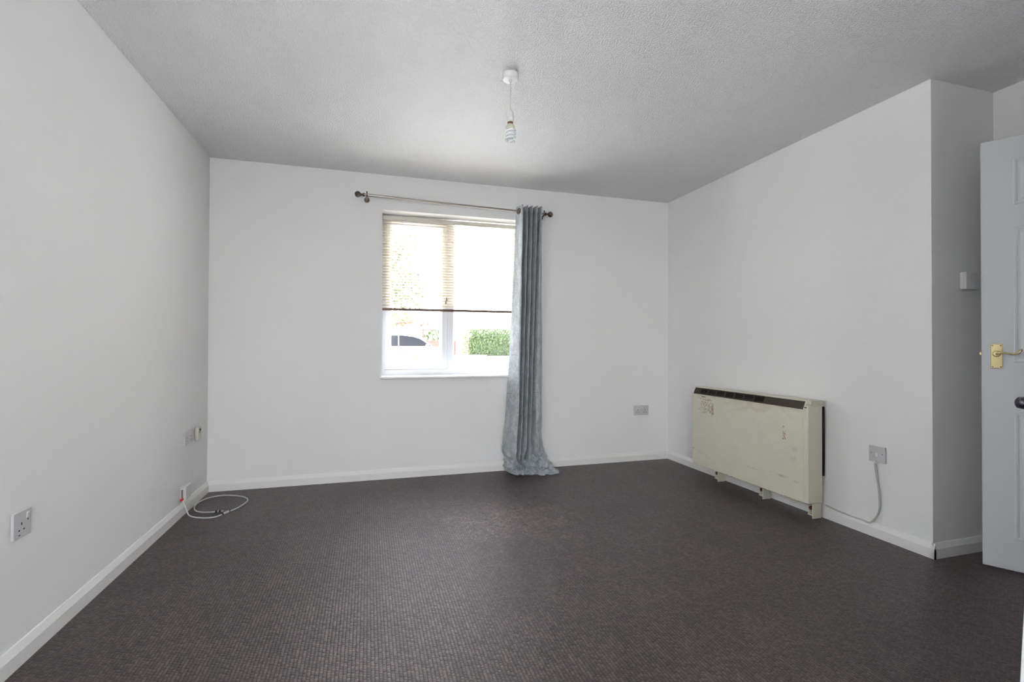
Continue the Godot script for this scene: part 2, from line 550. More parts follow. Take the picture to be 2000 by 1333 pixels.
# board along +x, face towards +z, a rounded top edge
func skirting(length: float) -> Geo:
	var g := Geo.new()
	var b := 0.06
	var s := 0.015
	var p := PackedVector2Array([Vector2(0, 0), Vector2(s, 0), Vector2(s, b - 0.012), Vector2(s - 0.0012, b - 0.009), Vector2(0.005, b + 0.012), Vector2(0.003, b + 0.0135), Vector2(0, b + 0.0135)])
	g.xf = Transform3D(Basis(Vector3.BACK, Vector3.UP, Vector3.LEFT), Vector3(length, 0, 0))
	g.prism(p, 0, length)
	return g

# the open part of the room behind the viewpoint: added partition shading the right, added end window for fill
func build_near_wall() -> void:
	var pw := boxed(Vector3(2.42, 0, ZP), Vector3(W2, H, ZP + 0.1))
	pw.box(Vector3(3.23, 0, 3.22), Vector3(3.33, H, ZP))
	struct(put("wall_added_partition", pw, M.wall_paint), "added white partition wall, unseen, beside the nearer door and shading the right side", "wall")
	var x0 := 0.25
	var x1 := 1.55
	var y0 := 0.25
	var y1 := 2.15
	var g := Geo.new()
	g.box(Vector3(0, -0.2, ZN), Vector3(x0, H, ZN + 0.2))
	g.box(Vector3(x1, -0.2, ZN), Vector3(W2 + 0.12, H, ZN + 0.2))
	g.box(Vector3(x0, -0.2, ZN), Vector3(x1, y0, ZN + 0.2))
	g.box(Vector3(x0, y1, ZN), Vector3(x1, H, ZN + 0.2))
	struct(put("wall_near", g, M.wall_paint), "white end wall behind the viewpoint with an added wide window", "wall")
	var w := Node3D.new()
	w.name = "window_2"
	w.position = Vector3(0, 0, ZN + 0.15)
	add_child(w)
	struct(w, "added wide white framed window, unseen behind the viewpoint, for fill light", "window")
	g = Geo.new()
	g.ring(x0, y0, x1, y1, [Vector2(0, -0.06), Vector2(0, 0.0), Vector2(0.06, 0.0), Vector2(0.06, -0.06), Vector2(0, -0.06)])
	var xm := (x0 + x1) / 2
	g.box(Vector3(xm - 0.035, y0 + 0.05, -0.06), Vector3(xm + 0.035, y1 - 0.05, 0.0), 0.004)
	put("window_frame", g, M.upvc, w)
	put("pane", boxed(Vector3(x0 + 0.05, y0 + 0.05, -0.034), Vector3(xm - 0.03, y1 - 0.05, -0.03)), M.pane_glass, w)
	put("pane", boxed(Vector3(xm + 0.03, y0 + 0.05, -0.034), Vector3(x1 - 0.05, y1 - 0.05, -0.03)), M.pane_glass, w)

# third window, added out of view in the left wall to brighten the room
func build_added_side_window() -> void:
	var z0 := 2.7
	var z1 := 3.35
	var y0 := 0.8
	var y1 := 2.1
	var g := Geo.new()
	g.box(Vector3(-0.2, -0.2, -0.3), Vector3(0, H, z0))
	g.box(Vector3(-0.2, -0.2, z1), Vector3(0, H, ZN + 0.2))
	g.box(Vector3(-0.2, -0.2, z0), Vector3(0, y0, z1))
	g.box(Vector3(-0.2, y1, z0), Vector3(0, H, z1))
	struct(put("wall_left", g, M.wall_paint), "long white wall on the left of the room", "wall")
	var w := Node3D.new()
	w.name = "window_3"
	w.transform = Transform3D(Basis(Vector3.UP, PI / 2), Vector3(-0.12, 0, z1))
	add_child(w)
	struct(w, "added white framed window in the left wall, unseen beside the viewpoint, for fill light", "window")
	var l := z1 - z0
	g = Geo.new()
	g.ring(0, y0, l, y1, [Vector2(0, -0.06), Vector2(0, 0.0), Vector2(0.06, 0.0), Vector2(0.06, -0.06), Vector2(0, -0.06)])
	g.box(Vector3(l / 2 - 0.035, y0 + 0.05, -0.06), Vector3(l / 2 + 0.035, y1 - 0.05, 0.0), 0.004)
	put("window_frame", g, M.upvc, w)
	put("pane", boxed(Vector3(0.05, y0 + 0.05, -0.034), Vector3(l / 2 - 0.03, y1 - 0.05, -0.03)), M.pane_glass, w)
	put("pane", boxed(Vector3(l / 2 + 0.03, y0 + 0.05, -0.034), Vector3(l - 0.05, y1 - 0.05, -0.03)), M.pane_glass, w)

# ------------------------------------------------------------------ window, sill, blind
func build_window() -> void:
	var w := Node3D.new()
	w.name = "window_1"
	w.position = Vector3(0, 0, -0.19)
	add_child(w)
	struct(w, "white plastic framed double window looking out on the garden", "window")
	var fr := [Vector2(0, -0.07), Vector2(0, 0.0), Vector2(0.03, 0.0), Vector2(0.034, -0.004), Vector2(0.034, -0.07), Vector2(0, -0.07)]
	var g := Geo.new()
	g.ring(WX0, 0.783, WX1, WY1, [Vector2(0, -0.07), Vector2(0, 0.0), Vector2(0.028, 0.0), Vector2(0.034, -0.006), Vector2(0.034, -0.07), Vector2(0, -0.07)])
	g.box(Vector3(1.203, 0.784, -0.069), Vector3(WX1 - 0.03, 0.829, -0.0005), 0.004)
	g.box(Vector3(1.203, 2.03, -0.069), Vector3(WX1 - 0.03, 2.069, -0.0005), 0.004)
	g.box(Vector3(2.285, 0.82, -0.069), Vector3(2.32, 2.05, -0.0005), 0.004)
	put("window_frame", g, M.upvc, w)
	put("mullion", boxed(Vector3(1.697, 0.815, -0.068), Vector3(1.763, 2.04, -0.001), 0.008), M.upvc, w)
	g = Geo.new()
	g.ring(1.202, 0.83, 1.697, 2.03, [Vector2(0, -0.05), Vector2(0, 0.012), Vector2(0.004, 0.016), Vector2(0.036, 0.016), Vector2(0.046, 0.002), Vector2(0.05, 0.0), Vector2(0.05, -0.05)])
	put("opening_sash", g, M.upvc, w)
	put("pane", boxed(Vector3(1.245, 0.87, -0.035), Vector3(1.655, 1.985, -0.03)), M.pane_glass, w)
	put("pane", boxed(Vector3(1.755, 0.82, -0.035), Vector3(2.295, 2.035, -0.03)), M.pane_glass, w)
	# sill board with a small ear past the reveal
	g = Geo.new()
	g.box(Vector3(WX0 + 0.001, WY0, -0.19), Vector3(WX1 - 0.001, 0.783, 0.0))
	g.box(Vector3(WX0 - 0.012, WY0 - 0.001, 0.0), Vector3(WX1 + 0.02, 0.7825, 0.02), 0.004)
	var o := put("trim_1", g, M.gloss_white)
	struct(o, "white painted window board under the window", "window sill")

func build_blind() -> void:
	var x0 := 1.177
	var x1 := 2.333
	var zc := -0.142
	var t := thing("venetian_blind", Vector3(x0, 1.3, zc), "cream slatted blind let halfway down over the window", "blind")
	var L := x1 - x0
	put("head_rail", boxed(Vector3(0, 0.725, -0.013), Vector3(L, 0.758, 0.02), 0.003), M.blind_rail, t)
	var g := Geo.new()
	var th := 0.0011
	for k in 6:
		var a := -0.0125 + 0.025 * k / 6.0
		var b := -0.0125 + 0.025 * (k + 1) / 6.0
		var ya := 0.0022 * (1.0 - pow(a / 0.0125, 2)); var yb := 0.0022 * (1.0 - pow(b / 0.0125, 2))
		var na := Vector3(0, 1, 0.35 * a / 0.0125).normalized(); var nb := Vector3(0, 1, 0.35 * b / 0.0125).normalized()
		for s in [1.0, -1.0]:
			var dy: float = th * 0.5 * s
			var A := Vector3(0.002, ya + dy, a); var B := Vector3(L - 0.002, ya + dy, a); var C := Vector3(L - 0.002, yb + dy, b); var D := Vector3(0.002, yb + dy, b)
			g.tri(A, B, C, na * s, na * s, nb * s)
			g.tri(A, C, D, na * s, nb * s, nb * s)
		for x in [0.002, L - 0.002]:
			g.quad(Vector3(x, ya - th / 2, a), Vector3(x, ya + th / 2, a), Vector3(x, yb + th / 2, b), Vector3(x, yb - th / 2, b), Vector3(-1 if x < 0.1 else 1, 0, 0))
	for s in [-1.0, 1.0]:
		var z: float = 0.0125 * s
		g.quad(Vector3(0.002, -th / 2, z), Vector3(L - 0.002, -th / 2, z), Vector3(L - 0.002, th / 2, z), Vector3(0.002, th / 2, z), Vector3(0, 0, s))
	var slat := g.mesh()
	var count := 31
	var rng := RandomNumberGenerator.new(); rng.seed = 2
	for k in count:
		var o := put("slat", slat, M.blind_cream, t)
		o.position = Vector3(0, 0.712 - 0.0222 * k, 0)
		o.rotation = Vector3(deg_to_rad(-17.0 + rng.randf_range(-1.5, 1.5)), 0, 0)
	put("bottom_rail", boxed(Vector3(0.001, 0.004, -0.0125), Vector3(L - 0.001, 0.023, 0.0125), 0.004), M.blind_brown, t)
	for x in [0.153, 0.573, 1.0]:
		g = Geo.new()
		for z in [-0.0145, 0.0145]:
			g.tube([Vector3(x, 0.02, z), Vector3(x, 0.726, z)], 0.0007, 5)
		put("ladder_cord", g, M.cord_white, t)
		put("cord_guide", boxed(Vector3(x - 0.006, 0.722, 0.012), Vector3(x + 0.006, 0.73, 0.022), 0.002), M.plastic_grey_white, t)
	g = Geo.new()
	g.tube([Vector3(0.512, 0.728, 0.022), Vector3(0.511, 0.4, 0.024), Vector3(0.512, 0.12, 0.022)], 0.001, 6)
	g.tube([Vector3(0.518, 0.728, 0.022), Vector3(0.519, 0.4, 0.025), Vector3(0.516, 0.12, 0.022)], 0.001, 6)
	var pc := put("pull_cord", g, M.cord_white, t)
	for p in [Vector3(0.512, 0.1, 0.023), Vector3(0.505, 0.075, 0.023)]:
		g = Geo.new()
		g.xf = Transform3D(Basis(), p)
		g.lathe([Vector2(0.0, 0.02), Vector2(0.003, 0.018), Vector2(0.006, 0.0), Vector2(0.0055, -0.008), Vector2(0.0, -0.01)], 12)
		put("acorn", flip(g), M.grey_slot, pc)

# ------------------------------------------------------------------ curtain and rod
func build_rod() -> void:
	var a := Vector3(1.012, 2.146, 0.09)
	var b := Vector3(2.497, 2.116, 0.09)
	var t := thing("curtain_rod", a, "brushed nickel curtain pole with ball finials above the window", "curtain pole")
	var d := (b - a)
	var mid := a + d * 0.19
	var g := Geo.new()
	g.tube([Vector3(0.02, 0, 0), mid - a], 0.0095, 16)
	put("tube", g, M.nickel, t)
	g = Geo.new()
	g.tube([mid - a - d.normalized() * 0.03, d - d.normalized() * 0.02], 0.0078, 16)
	put("inner_tube", g, M.nickel, t)
	for e in 2:
		var at: Vector3 = Vector3() if e == 0 else d
		var s := -1.0 if e == 0 else 1.0
		g = Geo.new()
		g.xf = Transform3D(Basis(Vector3.BACK, s * -PI / 2), at)
		g.lathe([Vector2(0.0095, -0.03), Vector2(0.0125, -0.027), Vector2(0.0125, -0.015), Vector2(0.007, -0.01), Vector2(0.006, -0.004), Vector2(0.01, -0.001), Vector2(0.016, 0.004), Vector2(0.021, 0.011), Vector2(0.0232, 0.02), Vector2(0.021, 0.029), Vector2(0.016, 0.036), Vector2(0.009, 0.0405), Vector2(0.0, 0.042)], 24)
		put("finial", g, M.nickel_dark, t)
	for x in [0.045, 1.452]:
		var y: float = d.y * x / d.x
		g = Geo.new()
		g.xf = Transform3D(Basis(Vector3.RIGHT, PI / 2), Vector3(x, y - 0.012, -0.088))
		g.lathe([Vector2(0, 0.006), Vector2(0.018, 0.006), Vector2(0.02, 0.003), Vector2(0.02, 0.0)], 20)
		flip(g)
		g.xf = Transform3D()
		g.tube([Vector3(x, y - 0.012, -0.09), Vector3(x, y - 0.012, -0.005)], 0.006, 12)
		g.box(Vector3(x - 0.007, y - 0.016, -0.012), Vector3(x + 0.007, y + 0.002, 0.012), 0.003)
		var br := put("bracket", g, M.nickel_dark, t)
		g = Geo.new()
		g.tube([Vector3(x, y + 0.006, 0), Vector3(x, y + 0.022, 0)], 0.0045, 10)
		g.ball(Vector3(x, y + 0.024, 0), 0.006, 10)
		put("thumb_screw", g, M.nickel_dark, br)

func curtain_rows() -> Array:
	return [
		[2.165, [[2.236, 0.045], [2.25, 0.090], [2.264, 0.140], [2.286, 0.030], [2.308, 0.134], [2.328, 0.030], [2.346, 0.136], [2.364, 0.030], [2.387, 0.139], [2.404, 0.032], [2.424, 0.134], [2.438, 0.090], [2.452, 0.050]]],
		[1.70, [[2.216, 0.042], [2.236, 0.090], [2.256, 0.142], [2.276, 0.030], [2.297, 0.134], [2.316, 0.030], [2.335, 0.136], [2.352, 0.030], [2.374, 0.136], [2.39, 0.038], [2.412, 0.132], [2.434, 0.100], [2.455, 0.048]]],
		[1.10, [[2.188, 0.040], [2.212, 0.092], [2.244, 0.146], [2.262, 0.034], [2.28, 0.136], [2.298, 0.036], [2.319, 0.140], [2.338, 0.042], [2.357, 0.134], [2.371, 0.046], [2.397, 0.130], [2.432, 0.112], [2.457, 0.045]]],
		[0.55, [[2.156, 0.036], [2.19, 0.098], [2.232, 0.150], [2.247, 0.042], [2.264, 0.142], [2.283, 0.044], [2.304, 0.144], [2.324, 0.050], [2.341, 0.140], [2.354, 0.056], [2.384, 0.132], [2.428, 0.120], [2.46, 0.042]]],
		[0.28, [[2.138, 0.034], [2.172, 0.108], [2.216, 0.156], [2.232, 0.058], [2.25, 0.154], [2.268, 0.058], [2.292, 0.154], [2.312, 0.064], [2.33, 0.150], [2.347, 0.064], [2.38, 0.140], [2.43, 0.128], [2.464, 0.040]]],
		[0.13, [[2.128, 0.032], [2.158, 0.112], [2.2, 0.170], [2.216, 0.084], [2.232, 0.172], [2.252, 0.082], [2.272, 0.176], [2.296, 0.082], [2.322, 0.184], [2.345, 0.077], [2.394, 0.164], [2.448, 0.150], [2.486, 0.050]]],
		[0.055, [[2.134, 0.034], [2.16, 0.120], [2.194, 0.182], [2.212, 0.142], [2.232, 0.192], [2.254, 0.140], [2.276, 0.198], [2.304, 0.150], [2.34, 0.214], [2.372, 0.150], [2.42, 0.200], [2.484, 0.180], [2.52, 0.080]]],
		[0.02, [[2.14, 0.036], [2.166, 0.128], [2.196, 0.196], [2.216, 0.170], [2.24, 0.210], [2.264, 0.176], [2.292, 0.214], [2.326, 0.186], [2.372, 0.246], [2.404, 0.200], [2.45, 0.236], [2.52, 0.210], [2.55, 0.120]]],
		[0.006, [[2.146, 0.040], [2.172, 0.134], [2.198, 0.204], [2.222, 0.190], [2.248, 0.222], [2.274, 0.200], [2.306, 0.226], [2.344, 0.214], [2.392, 0.268], [2.43, 0.238], [2.47, 0.254], [2.544, 0.222], [2.575, 0.130]]],
	]

func build_curtain() -> void:
	var rows := curtain_rows()
	var nu := 150
	var nv := 190
	var noise := FastNoiseLite.new(); noise.seed = 3; noise.frequency = 1.0; noise.fractal_octaves = 2
	# smooth each row across, then interpolate between rows
	var fine := []
	for r in rows:
		var pts := []
		for c in r[1]:
			pts.append(Vector3(c[0], r[0], c[1]))
		var sm := []
		for i in nu + 1:
			var s := float(i) / nu * (pts.size() - 1)
			var k := mini(int(s), pts.size() - 2)
			var f := s - k
			var p0: Vector3 = pts[maxi(k - 1, 0)]; var p3: Vector3 = pts[mini(k + 2, pts.size() - 1)]
			sm.append((pts[k] as Vector3).cubic_interpolate(pts[k + 1], p0, p3, f))
		fine.append(sm)
	var ys := []
	for j in nv + 1:
		var s := float(j) / nv
		ys.append(s)
	var grid := []
	for j in nv + 1:
		# denser rows near the floor
		var s := pow(float(j) / nv, 0.62) * (rows.size() - 1)
		var k := mini(int(s), rows.size() - 2)
		var f := s - k
		var line := []
		for i in nu + 1:
			var p: Vector3 = fine[k][i].cubic_interpolate(fine[k + 1][i], fine[maxi(k - 1, 0)][i], fine[mini(k + 2, rows.size() - 1)][i], f)
			var low := clampf((0.42 - p.y) / 0.36, 0.0, 1.0)
			var amp := 0.0028 + 0.036 * low * clampf(p.y / 0.05, 0.15, 1.0)
			var nx := noise.get_noise_3d(p.x * 22.0 + p.y * 9.0 * low, p.y * (4.0 + 16.0 * low), 0.0)
			var nz := noise.get_noise_3d(p.x * 24.0 - p.y * 12.0 * low, p.y * (4.0 + 18.0 * low), 40.0)
			p += Vector3(nx * amp * 0.7, noise.get_noise_3d(p.x * 20.0, p.z * 20.0, 9.0) * amp * 0.5 * low, nz * amp)
			p.y = maxf(p.y, 0.004)
			p.z = maxf(p.z, 0.024)
			line.append(p)
		grid.append(line)
	var norms := []
	for j in nv + 1:
		var line := []
		for i in nu + 1:
			var du: Vector3 = grid[j][mini(i + 1, nu)] - grid[j][maxi(i - 1, 0)]
			var dv: Vector3 = grid[mini(j + 1, nv)][i] - grid[maxi(j - 1, 0)][i]
			var nn := du.cross(dv).normalized() * -1.0
			line.append(nn if nn.length() > 0.5 else Vector3.BACK)
		norms.append(line)
	var base := Vector3(2.34, 0, 0.09)
	var t := thing("curtain", base, "grey crushed velvet eyelet curtain gathered at the right of the window", "curtain")
	var g := Geo.new()
	var th := 0.0012
	for j in nv:
		for i in nu:
			for s in [1.0, -1.0]:
				var P := func(jj: int, ii: int) -> Vector3: return grid[jj][ii] - base + norms[jj][ii] * th * s
				var a: Vector3 = P.call(j, i); var b: Vector3 = P.call(j, i + 1); var c: Vector3 = P.call(j + 1, i + 1); var d: Vector3 = P.call(j + 1, i)
				var ua := Vector2(float(i) / nu * 1.0, float(j) / nv); var ub := Vector2(float(i + 1) / nu, float(j) / nv)
				var uc := Vector2(float(i + 1) / nu, float(j + 1) / nv); var ud := Vector2(float(i) / nu, float(j + 1) / nv)
				ua.y = 1.0 - grid[j][i].y / 2.17; ub.y = 1.0 - grid[j][i + 1].y / 2.17; uc.y = 1.0 - grid[j + 1][i + 1].y / 2.17; ud.y = 1.0 - grid[j + 1][i].y / 2.17
				g.tri(a, b, c, norms[j][i] * s, norms[j][i + 1] * s, norms[j + 1][i + 1] * s, ua, ub, uc)
				g.tri(a, c, d, norms[j][i] * s, norms[j + 1][i + 1] * s, norms[j + 1][i] * s, ua, uc, ud)
	put("cloth", g, M.velvet, t)
	# eyelets where the folds cross the pole
	for k in range(0, nu):
		var z0: float = grid[3][k].z - 0.09
		var z1: float = grid[3][k + 1].z - 0.09
		if z0 * z1 <= 0.0 and z0 != z1 and (k < 20 or k > 130):
			var p: Vector3 = grid[3][k]
			p.y = 2.146 - 0.0202 * (p.x - 1.012)
			p.z = 0.09
			var nn: Vector3 = norms[3][k]
			nn.y = 0
			nn = nn.normalized()
			var side := Vector3.UP.cross(nn).normalized()
			var pts := []
			for q in 25:
				var a := TAU * q / 24
				pts.append(p - base + (side * cos(a) + Vector3.UP * sin(a)) * 0.021)
			g = Geo.new()
			g.tube(pts, 0.004, 8, false)
			put("eyelet", g, M.nickel_dark, t)

# ------------------------------------------------------------------ lamp
func build_lamp() -> void:
	var at := Vector3(1.724, H, 1.612)
	var t := thing("pendant_lamp", at, "white ceiling rose and cord pendant with bare spiral bulb, unlit", "pendant light")
	var g := Geo.new()
	g.lathe([Vector2(0.0, -0.029), Vector2(0.036, -0.028), Vector2(0.0385, -0.025), Vector2(0.0395, -0.004), Vector2(0.0395, 0.0)], 36)
	var rose := put("ceiling_rose", g, M.plastic_white, t)
	g = Geo.new()
	g.lathe([Vector2(0.0, -0.038), Vector2(0.006, -0.037), Vector2(0.0085, -0.033), Vector2(0.0085, -0.028)], 18)
	put("cord_grip", g, M.plastic_white, rose)
	g = Geo.new()
	g.tube([Vector3(0, -0.034, 0), Vector3(0.0005, -0.1, 0), Vector3(0, -0.18, 0)], 0.003, 10)
	put("cord", g, M.cord_white, t)
	g = Geo.new()
	g.lathe([Vector2(0.0, -0.172), Vector2(0.006, -0.173), Vector2(0.011, -0.178), Vector2(0.0155, -0.19), Vector2(0.0175, -0.203), Vector2(0.0185, -0.205), Vector2(0.0185, -0.209), Vector2(0.0165, -0.2095), Vector2(0.0163, -0.212), Vector2(0.018, -0.2125), Vector2(0.0175, -0.226), Vector2(0.016, -0.2265), Vector2(0.016, -0.233), Vector2(0.0, -0.233)].map(func(p): return p), 28)
	put("lamp_holder", flip(g), M.plastic_white, t)
	g = Geo.new()
	g.lathe([Vector2(0.0, -0.246), Vector2(0.011, -0.246), Vector2(0.0125, -0.24), Vector2(0.0135, -0.232), Vector2(0.0, -0.232)], 20)
	put("bulb_cap", g, M.lamp_cap, t)
	g = Geo.new()
	g.lathe([Vector2(0.0, -0.268), Vector2(0.02, -0.268), Vector2(0.0225, -0.264), Vector2(0.0222, -0.257), Vector2(0.018, -0.249), Vector2(0.0125, -0.243), Vector2(0.0, -0.243)], 26)
	put("bulb_base", g, M.cream_plastic, t)
	var pts := []
	var turns := 3.4
	for k in 120:
		var f := k / 119.0
		var a := f * turns * TAU
		var r := 0.0215 if f < 0.86 else lerpf(0.0215, 0.004, (f - 0.86) / 0.14)
		pts.append(Vector3(cos(a) * r, -0.272 - 0.052 * minf(f / 0.9, 1.0) - 0.006 * clampf((f - 0.9) / 0.1, 0, 1), sin(a) * r))
	g = Geo.new()
	g.tube(pts, 0.0058, 12)
	put("spiral_tube", g, M.lamp_glass, t)

func flip(g: Geo) -> Geo:
	# a lathe profile that runs downwards: turn its normals outwards
	for i in g.n.size():
		g.n[i] = -g.n[i]
	for i in range(0, g.v.size(), 3):
		var a := g.v[i + 1]; g.v[i + 1] = g.v[i + 2]; g.v[i + 2] = a
		var b := g.n[i + 1]; g.n[i + 1] = g.n[i + 2]; g.n[i + 2] = b
	return g

# ------------------------------------------------------------------ sockets and switches (face +z, origin at the middle on the wall)
func pin_holes(t: Node3D, cx: float, cy: float, z: float) -> void:
	put("earth_hole", boxed(Vector3(cx - 0.0022, cy + 0.006, z - 0.002), Vector3(cx + 0.0022, cy + 0.0145, z + 0.0003)), M.hole_dark, t)
	for s in [-1.0, 1.0]:
		put("pin_hole", boxed(Vector3(cx + s * 0.011 - 0.0035, cy - 0.0115, z - 0.002), Vector3(cx + s * 0.011 + 0.0035, cy - 0.0072, z + 0.0003)), M.hole_dark, t)

func rocker(t: Node3D, cx: float, cy: float, z: float, w := 0.012, h := 0.02, m: Material = null) -> void:
	var g := Geo.new()
	g.xf = Transform3D(Basis(Vector3.RIGHT, deg_to_rad(9.0)), Vector3(cx, cy, z))
	g.box(Vector3(-w / 2, -h / 2, -0.004), Vector3(w / 2, h / 2, 0.0028), 0.001)
	put("rocker_switch", g, m if m else M.plastic_white, t)

func screw(t: Node3D, cx: float, cy: float, z: float, m: Material) -> void:
	var g := Geo.new()
	g.xf = Transform3D(Basis(Vector3.RIGHT, PI / 2), Vector3(cx, cy, z))
	g.lathe([Vector2(0.0, 0.0006), Vector2(0.0022, 0.0004), Vector2(0.0024, -0.001)], 12)
	put("screw", flip(g), m, t)

func wall_plate(called: String, at: Vector3, yaw: float, w: float, h: float, depth: float, m: Material, label: String, category: String, group := "") -> Node3D:
	var t := thing(called, at, label, category, group)
	t.rotation.y = yaw
	put("plate", boxed(Vector3(-w / 2, -h / 2, 0.0005), Vector3(w / 2, h / 2, depth), 0.002), m, t)
	return t

func build_sockets() -> void:
	var d := 0.0095
	# single switched socket near the left edge
	var t := wall_plate("socket_outlet", Vector3(0, 0.449, 1.909), PI / 2, 0.086, 0.086, d, M.plastic_grey_white, "single white switched socket near the front of the left wall", "socket", "wall sockets")
	pin_holes(t, -0.006, -0.008, d)
	put("fuse_slot", boxed(Vector3(-0.021, -0.0335, d - 0.002), Vector3(-0.012, -0.0305, d + 0.0003)), M.hole_dark, t)
	rocker(t, 0.022, 0.022, d)
	put("indicator", boxed(Vector3(0.021, 0.006, d - 0.001), Vector3(0.0255, 0.0115, d + 0.0005)), M.hole_dark, t)
	# double sockets
	for s in [[Vector3(0, 0.451, 0.392), PI / 2, "double white socket on the left wall close to the corner", 0.146], [Vector3(3.4235, 0.449, 0), 0.0, "double white socket low on the window wall right of the curtain", 0.146]]:
		t = wall_plate("double_socket", s[0], s[1], s[3], 0.086, d, M.plastic_grey_white, s[2], "socket", "wall sockets")
		for c in [-0.036, 0.036]:
			pin_holes(t, c, -0.008, d)
			rocker(t, c * 0.38, 0.022, d, 0.011, 0.018)
		for c in [-0.06, 0.06]:
			screw(t, c, 0.0, d, M.grey_slot)
	# rounded cream phone socket next to it
	t = thing("phone_socket", Vector3(0, 0.448, 0.238), "small cream phone socket with a black jack beside the corner double socket", "phone socket")
	t.rotation.y = PI / 2
	put("body", boxed(Vector3(-0.036, -0.046, 0.0005), Vector3(0.036, 0.046, 0.022), 0.008), M.cream_plastic, t)
	put("jack_opening", boxed(Vector3(-0.004, 0.016, 0.015), Vector3(0.022, 0.03, 0.0225)), M.hole_dark, t)
	put("jack_latch", boxed(Vector3(-0.01, 0.002, 0.015), Vector3(-0.002, 0.013, 0.0225)), M.grey_slot, t)
	put("jack_latch", boxed(Vector3(0.005, 0.004, 0.015), Vector3(0.013, 0.015, 0.0225)), M.hole_dark, t)
	# surface box with the aerial cable
	t = thing("junction_box", Vector3(0, 0.135, 0.47), "white surface mounted cable box just above the left skirting board", "junction box")
	t.rotation.y = PI / 2
	put("body", boxed(Vector3(-0.05, -0.044, 0.0005), Vector3(0.05, 0.044, 0.032), 0.006), M.plastic_white, t)
	put("side_slot", boxed(Vector3(-0.0506, -0.03, 0.008), Vector3(-0.045, 0.026, 0.021), 0.002), M.grey_slot, t)
	var g := Geo.new()
	g.xf = Transform3D(Basis(Vector3.BACK, PI / 2), Vector3(-0.052, -0.03, 0.017))
	g.lathe([Vector2(0.0, 0.022), Vector2(0.0075, 0.021), Vector2(0.0085, 0.016), Vector2(0.0085, 0.004), Vector2(0.007, 0.0), Vector2(0.0, 0.0)], 16)
	put("cable_cap", flip(g), M.red_plastic, t)
	# fused spur for the heater
	t = wall_plate("fused_spur", Vector3(W, 0.447, 1.909), -PI / 2, 0.088, 0.086, d, M.plastic_grey_white, "white switch plate with small centre rocker right of the heater", "switch")
	rocker(t, 0.0, -0.004, d, 0.014, 0.018, M.gloss_white)
	for c in [-0.03, 0.03]:
		screw(t, c, 0.004, d, M.hole_dark)
	# light switch
	t = thing("light_switch", Vector3(3.944, 1.356, ZC), "white light switch on the shaded return wall next to the door", "light switch")
	put("back_box", boxed(Vector3(-0.043, -0.043, 0.0005), Vector3(0.043, 0.043, 0.02), 0.003), M.plastic_white, t)
	put("plate", boxed(Vector3(-0.043, -0.043, 0.0202), Vector3(0.043, 0.043, 0.028), 0.002), M.plastic_white, t)
	rocker(t, 0.006, 0.0, 0.028, 0.026, 0.032)

